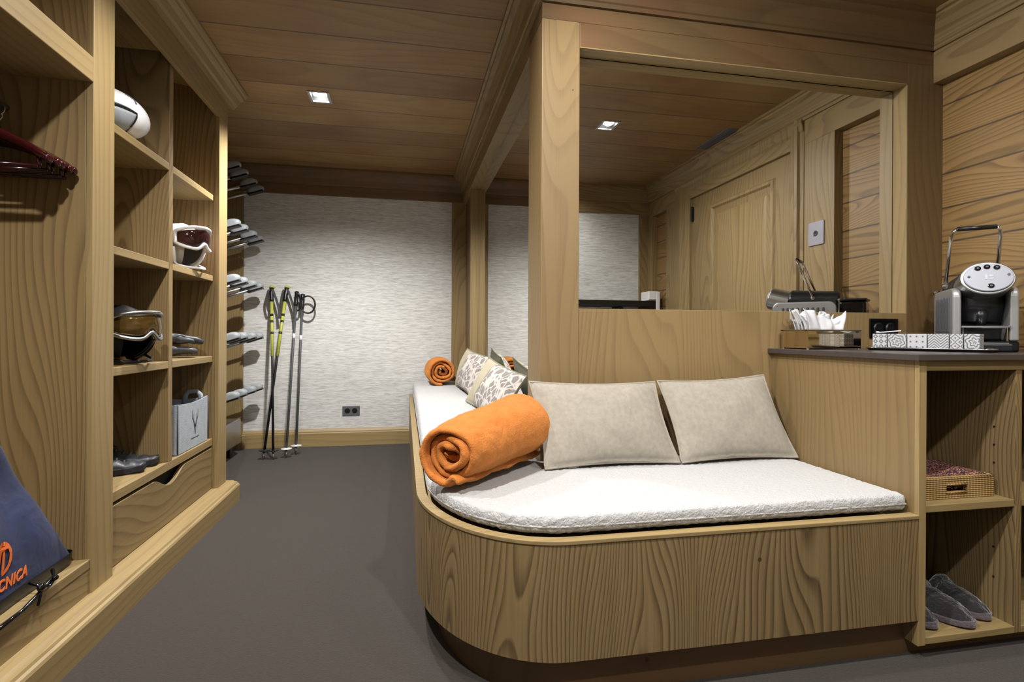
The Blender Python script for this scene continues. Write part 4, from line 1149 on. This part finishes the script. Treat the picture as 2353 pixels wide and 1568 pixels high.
# ------------------------------------------------------------------ tissue box, tissues, tray with patterned packets
tb = thing('tissue_box', 'polished metal tissue box at the left end of the counter', 'tissue box', (1.707, 1.962, ZT))
x0, x1, y0, y1, z0, z1 = 1.583, 1.834, 1.886, 2.04, ZT+.004, ZT+.078
bm2 = MB().box(x0, x1, y0, y1, z0, z1-.002)
obj('box_shell', bm2, M['brass'], tb, bevel=.0015)
obj('lid_rim', MB().box(x0-.002, x1+.002, y0-.002, y0+.016, z1-.002, z1+.002).box(x0-.002, x1+.002, y1-.016, y1+.002, z1-.002, z1+.002).box(x0-.002, x0+.016, y0, y1, z1-.002, z1+.002).box(x1-.016, x1+.002, y0, y1, z1-.002, z1+.002), M['steel'], tb, bevel=.001)
ft = MB()
for x in (x0+.006, x1-.006):
    for y in (y0+.006, y1-.006): ft.lathe([(0, 0), (.006, 0), (.006, .004), (0, .004)], 10, (x, y, ZT))
obj('foot', ft, M['chrome'], tb)
def tissues():
    rnd = random.Random(11)
    mb = MB()
    for k in range(5):
        y0_ = 1.925+.02*k; n = 9; ph = rnd.uniform(0, 6)
        tops = [rnd.choice((.03, .045, .07, .082, .06)) for _ in range(n)]; tops[rnd.randrange(2)] = .088
        offs = [rnd.uniform(-.012, .016) for _ in range(n)]
        def g(u, v):
            q = u*(n-1); i = min(n-2, int(q)); f = q-i; f = f*f*(3-2*f)
            hgt = tops[i]*(1-f)+tops[i+1]*f; of = offs[i]*(1-f)+offs[i+1]*f
            x = 1.622+.165*u+.06*(v**1.4)*(u-.5)
            return (x, y0_+of*(.2+v)+.010*math.sin(13*u+ph+3*v)*v+.015*(v**2), ZT+.079+hgt*v)
        mb.grid(g, 49, 9)
    return mb
o_ = obj('paper_tissues', tissues(), M['tissue'], smooth=True, solid=.0012, merge=False)
tag(o_, 'crumpled white paper tissues on top of the polished metal box', 'tissues')
d = Vector((.42, -.9075, 0)); nr = Vector((-.9075, -.42, 0))
ts = Vector((1.838, 1.835, ZT))
tr_ = thing('serving_tray', 'thin dark tray with metal rim in front of the coffee machine', 'tray', tuple(ts+d*.17), 0)
ang = math.atan2(d.y, d.x)
tm_ = Matrix.Translation(ts+d*.185) @ Matrix.Rotation(ang, 4, 'Z')
def rrect(hx, hy, r, z, n=6):
    out = []
    for cx, cy, a0 in ((hx-r, hy-r, 0), (-hx+r, hy-r, PI/2), (-hx+r, -hy+r, PI), (hx-r, -hy+r, 1.5*PI)):
        for k in range(n+1):
            a = a0+PI/2*k/n; out.append((cx+r*math.cos(a), cy+r*math.sin(a), z))
    return out
n = 28
lv_ = [rrect(.186, .05, .02, .0), rrect(.195, .058, .024, .010), rrect(.192, .055, .022, .010), rrect(.184, .048, .02, .004)]
tmb = MB(); tmb.add([p for l in lv_ for p in l], [(r*n+i, r*n+(i+1) % n, (r+1)*n+(i+1) % n, (r+1)*n+i) for r in range(3) for i in range(n)]+[tuple(range(n-1, -1, -1)), tuple(range(3*n, 4*n))])
obj('tray_body', tmb.xf(tm_), M['gloss'], tr_)
obj('tray_rim', MB().tube(rrect(.1945, .0575, .024, .0105), .0022, 6, closed=True).xf(tm_), M['chrome'], tr_, smooth=True)
pk = [(.000, .048, 0), (.052, .060, 1), (.116, .060, 2), (.180, .062, 3), (.246, .036, 4), (.286, .042, 1)]
pl_ = ['nearest the tissue box, with white dot lattice', 'with large star pattern, second from the tissue box', 'with small dots, third from the tissue box',
      'with herringbone pattern, in front of the coffee machine', 'narrow, with diamond pattern, right of the herringbone one', 'with star pattern at the right end of the tray']
for (s, w_, p_), lb in zip(pk, pl_):
    c0 = ts+d*(s+.01); mbp = MB(); uvs = []
    hy_ = .026; h_ = .058
    base = [c0-nr*(-hy_), c0+nr*hy_, c0+d*w_+nr*hy_, c0+d*w_-nr*hy_]
    for a, b in ((1, 2), (0, 1), (3, 0), (2, 3)):
        q0, q1 = base[a], base[b]; ln = (q1-q0).length/h_
        mbp.add([(q0.x, q0.y, ZT+.006), (q1.x, q1.y, ZT+.006), (q1.x, q1.y, ZT+.006+h_), (q0.x, q0.y, ZT+.006+h_)], [(0, 1, 2, 3)])
        uvs += [(0, 0), (ln, 0), (ln, 1), (0, 1)]
    for zz in (ZT+.006, ZT+.006+h_):
        mbp.add([(p.x, p.y, zz) for p in base], [(0, 1, 2, 3)]); uvs += [(0, 0), (0, .8), (1, .8), (1, 0)]
    ob = obj('sugar_packet_box', mbp, M['pack%d' % p_], uv=uvs)
    tag(ob, 'small white patterned packet box '+lb, 'packet box', 'patterned packet boxes on the tray')
sp = MB().tube([tuple(ts+d*.02+Vector((0, 0, .069))), tuple(ts+d*.10+nr*.01+Vector((0, 0, .076)))], .0022, 6).ell(tuple(ts+d*.018+Vector((0, 0, .0705))), (.008, .006, .004), 10, 6)
tag(obj('coffee_stirrer', sp, M['white'], smooth=True), 'small white stirrer spoon lying on top of the patterned packets', 'stirrer')

# ------------------------------------------------------------------ wicker basket with cloths, slippers
wb = thing('wicker_basket', 'low rectangular wicker basket on the middle shelf of the counter unit', 'basket', (1.755, 1.56, .476))
bx0, bx1, by0, by1, bz0, bz1 = 1.60, 1.905, 1.43, 1.70, .476, .54
fr_ = MB()
hx0, hx1, hz0, hz1 = 1.715, 1.795, .494, .522
fr_.box(bx0, hx0, by0, by0+.012, bz0, bz1).box(hx1, bx1, by0, by0+.012, bz0, bz1).box(hx0, hx1, by0, by0+.012, bz0, hz0).box(hx0, hx1, by0, by0+.012, hz1, bz1)
fr_.box(bx0, bx1, by1-.012, by1, bz0, bz1).box(bx0, bx0+.012, by0+.012, by1-.012, bz0, bz1).box(bx1-.012, bx1, by0+.012, by1-.012, bz0, bz1).box(bx0+.013, bx1-.013, by0+.013, by1-.013, bz0+.001, bz0+.007)
obj('woven_body', fr_, M['wicker'], wb)
obj('rim', MB().tube([(bx0+.006, by0+.006, bz1), (bx1-.006, by0+.006, bz1), (bx1-.006, by1-.006, bz1), (bx0+.006, by1-.006, bz1)], .008, 8, closed=True), M['wicker'], wb, smooth=True)
obj('handle_binding', MB().tube([(hx0, by0+.004, hz0), (hx1, by0+.004, hz0), (hx1, by0+.004, hz1), (hx0, by0+.004, hz1)], .0065, 8, closed=True), M['wicker'], wb, smooth=True)
def fold(x0, x1, y0, y1, z, k, ph, n=3):
    mb = MB()
    for q in range(n):
        mb.grid(lambda u, v: (x0+(x1-x0)*u+.006*math.sin(9*v+ph), y0+(y1-y0)*v, z+.012*q+k*(u-.5)+.007*math.sin(5*u+ph+q)*math.sin(PI*v)), 16, 12)
    return mb
tag(obj('folded_cloth', fold(1.618, 1.74, 1.45, 1.68, .510, -.02, .4), M['cloth_a'], smooth=True, solid=.008, merge=False), 'folded red and navy printed cloth at the left in the wicker basket', 'cloth')
tag(obj('folded_cloth', fold(1.755, 1.885, 1.45, 1.68, .510, .022, 1.7), M['cloth_b'], smooth=True, solid=.008, merge=False), 'folded sand and navy printed cloth at the right in the wicker basket', 'cloth')
def slipper(label, loc, rz, k=1.0):
    t = thing('slipper', label, 'slipper', loc, rz)
    L = .255*k
    def hw(v):                      # v = 0 heel, 1 toe
        w = k*(.038+.014*math.sin(PI*min(1, .15+v)))
        if v > .74: w *= max(0, 1-(min(1, (v-.74)/.26))**2.4)**.5
        if v < .12: w *= max(.02, 1-((.12-v)/.122)**2.2)**.5
        return w
    def so(u, v):
        v = 1-(1-v)**2.2; a = 2*PI*u; w = hw(v)*1.06
        return (w*max(-1, min(1, 1.35*math.cos(a))), L*.5-L*v, .011+.011*max(-1, min(1, 1.35*math.sin(a)))+.006*max(0, (v-.7)/.3)**2)
    obj('sole', MB().grid(so, 20, 28, wrapu=True), M['furlight'], t, smooth=True, local=True, label='mauve fur edged sole')
    def up(u, v):
        v = 1-(1-v)**2; vv = .40+.598*v; a = PI*u; w = hw(vv)*.97
        env = max(0, 1-v**3.6)**.6
        h = (.010*(1-v**6)+.054*env*(1-.3*v))*k
        return (w*math.cos(a), L*.5-L*vv, .014+h*math.sin(a)**.8+.005*mnoise.noise(Vector((u*9, v*9, loc[0]*9))))
    obj('upper', MB().grid(up, 22, 26), M['fur'], t, smooth=True, local=True)
    obj('cuff', MB().tube([up(u, 0) for u in [q/14 for q in range(15)]], .015*k, 8), M['fur'], t, smooth=True, local=True)
    obj('insole', MB().grid(lambda u, v: ((2*u-1)*hw(.02+.6*v)*.9, L*.5-L*(.02+.6*v), .0235), 10, 12), M['fur'], t, smooth=True, local=True)
    return t
slipper('dark fur slipper half hidden behind the unit side panel', (1.638, 1.535, .068), math.radians(8))
slipper('large dark fur slipper in the middle of the bottom shelf', (1.752, 1.525, .068), math.radians(12), 1.08)
slipper('dark fur slipper at the right of the bottom shelf, by the divider', (1.862, 1.545, .068), math.radians(8))

# ------------------------------------------------------------------ camera, world, colour
cam = bpy.data.cameras.new('camera'); co_ = bpy.data.objects.new('camera', cam); col.objects.link(co_)
cam.sensor_width = 36; cam.lens = 1239.73/2353*36
cam.shift_y = -(784-769.365)/2353
yaw, pitch, roll = .1970, -.0005, .0048
f = Vector((math.sin(yaw), math.cos(yaw), 0)); r = Vector((math.cos(yaw), -math.sin(yaw), 0)); u = Vector((0, 0, 1))
f2 = f*math.cos(pitch)+u*math.sin(pitch); u2 = u*math.cos(pitch)-f*math.sin(pitch)
r3 = r*math.cos(roll)+u2*math.sin(roll); u3 = u2*math.cos(roll)-r*math.sin(roll)
m = Matrix((r3, u3, -f2)).transposed().to_4x4(); m.translation = (0, 0, 1.0)
co_.matrix_world = m; cam.clip_start = .02
sc.camera = co_
w = bpy.data.worlds.new('world'); w.use_nodes = True; sc.world = w
w.node_tree.nodes['Background'].inputs[0].default_value = (1, .95, .88, 1); w.node_tree.nodes['Background'].inputs[1].default_value = .05
sc.view_settings.view_transform = 'Standard'
sc.view_settings.exposure = 0.0
sc.cycles.max_bounces = 14; sc.cycles.diffuse_bounces = 2; sc.cycles.glossy_bounces = 6
sc.cycles.sample_clamp_indirect = 6
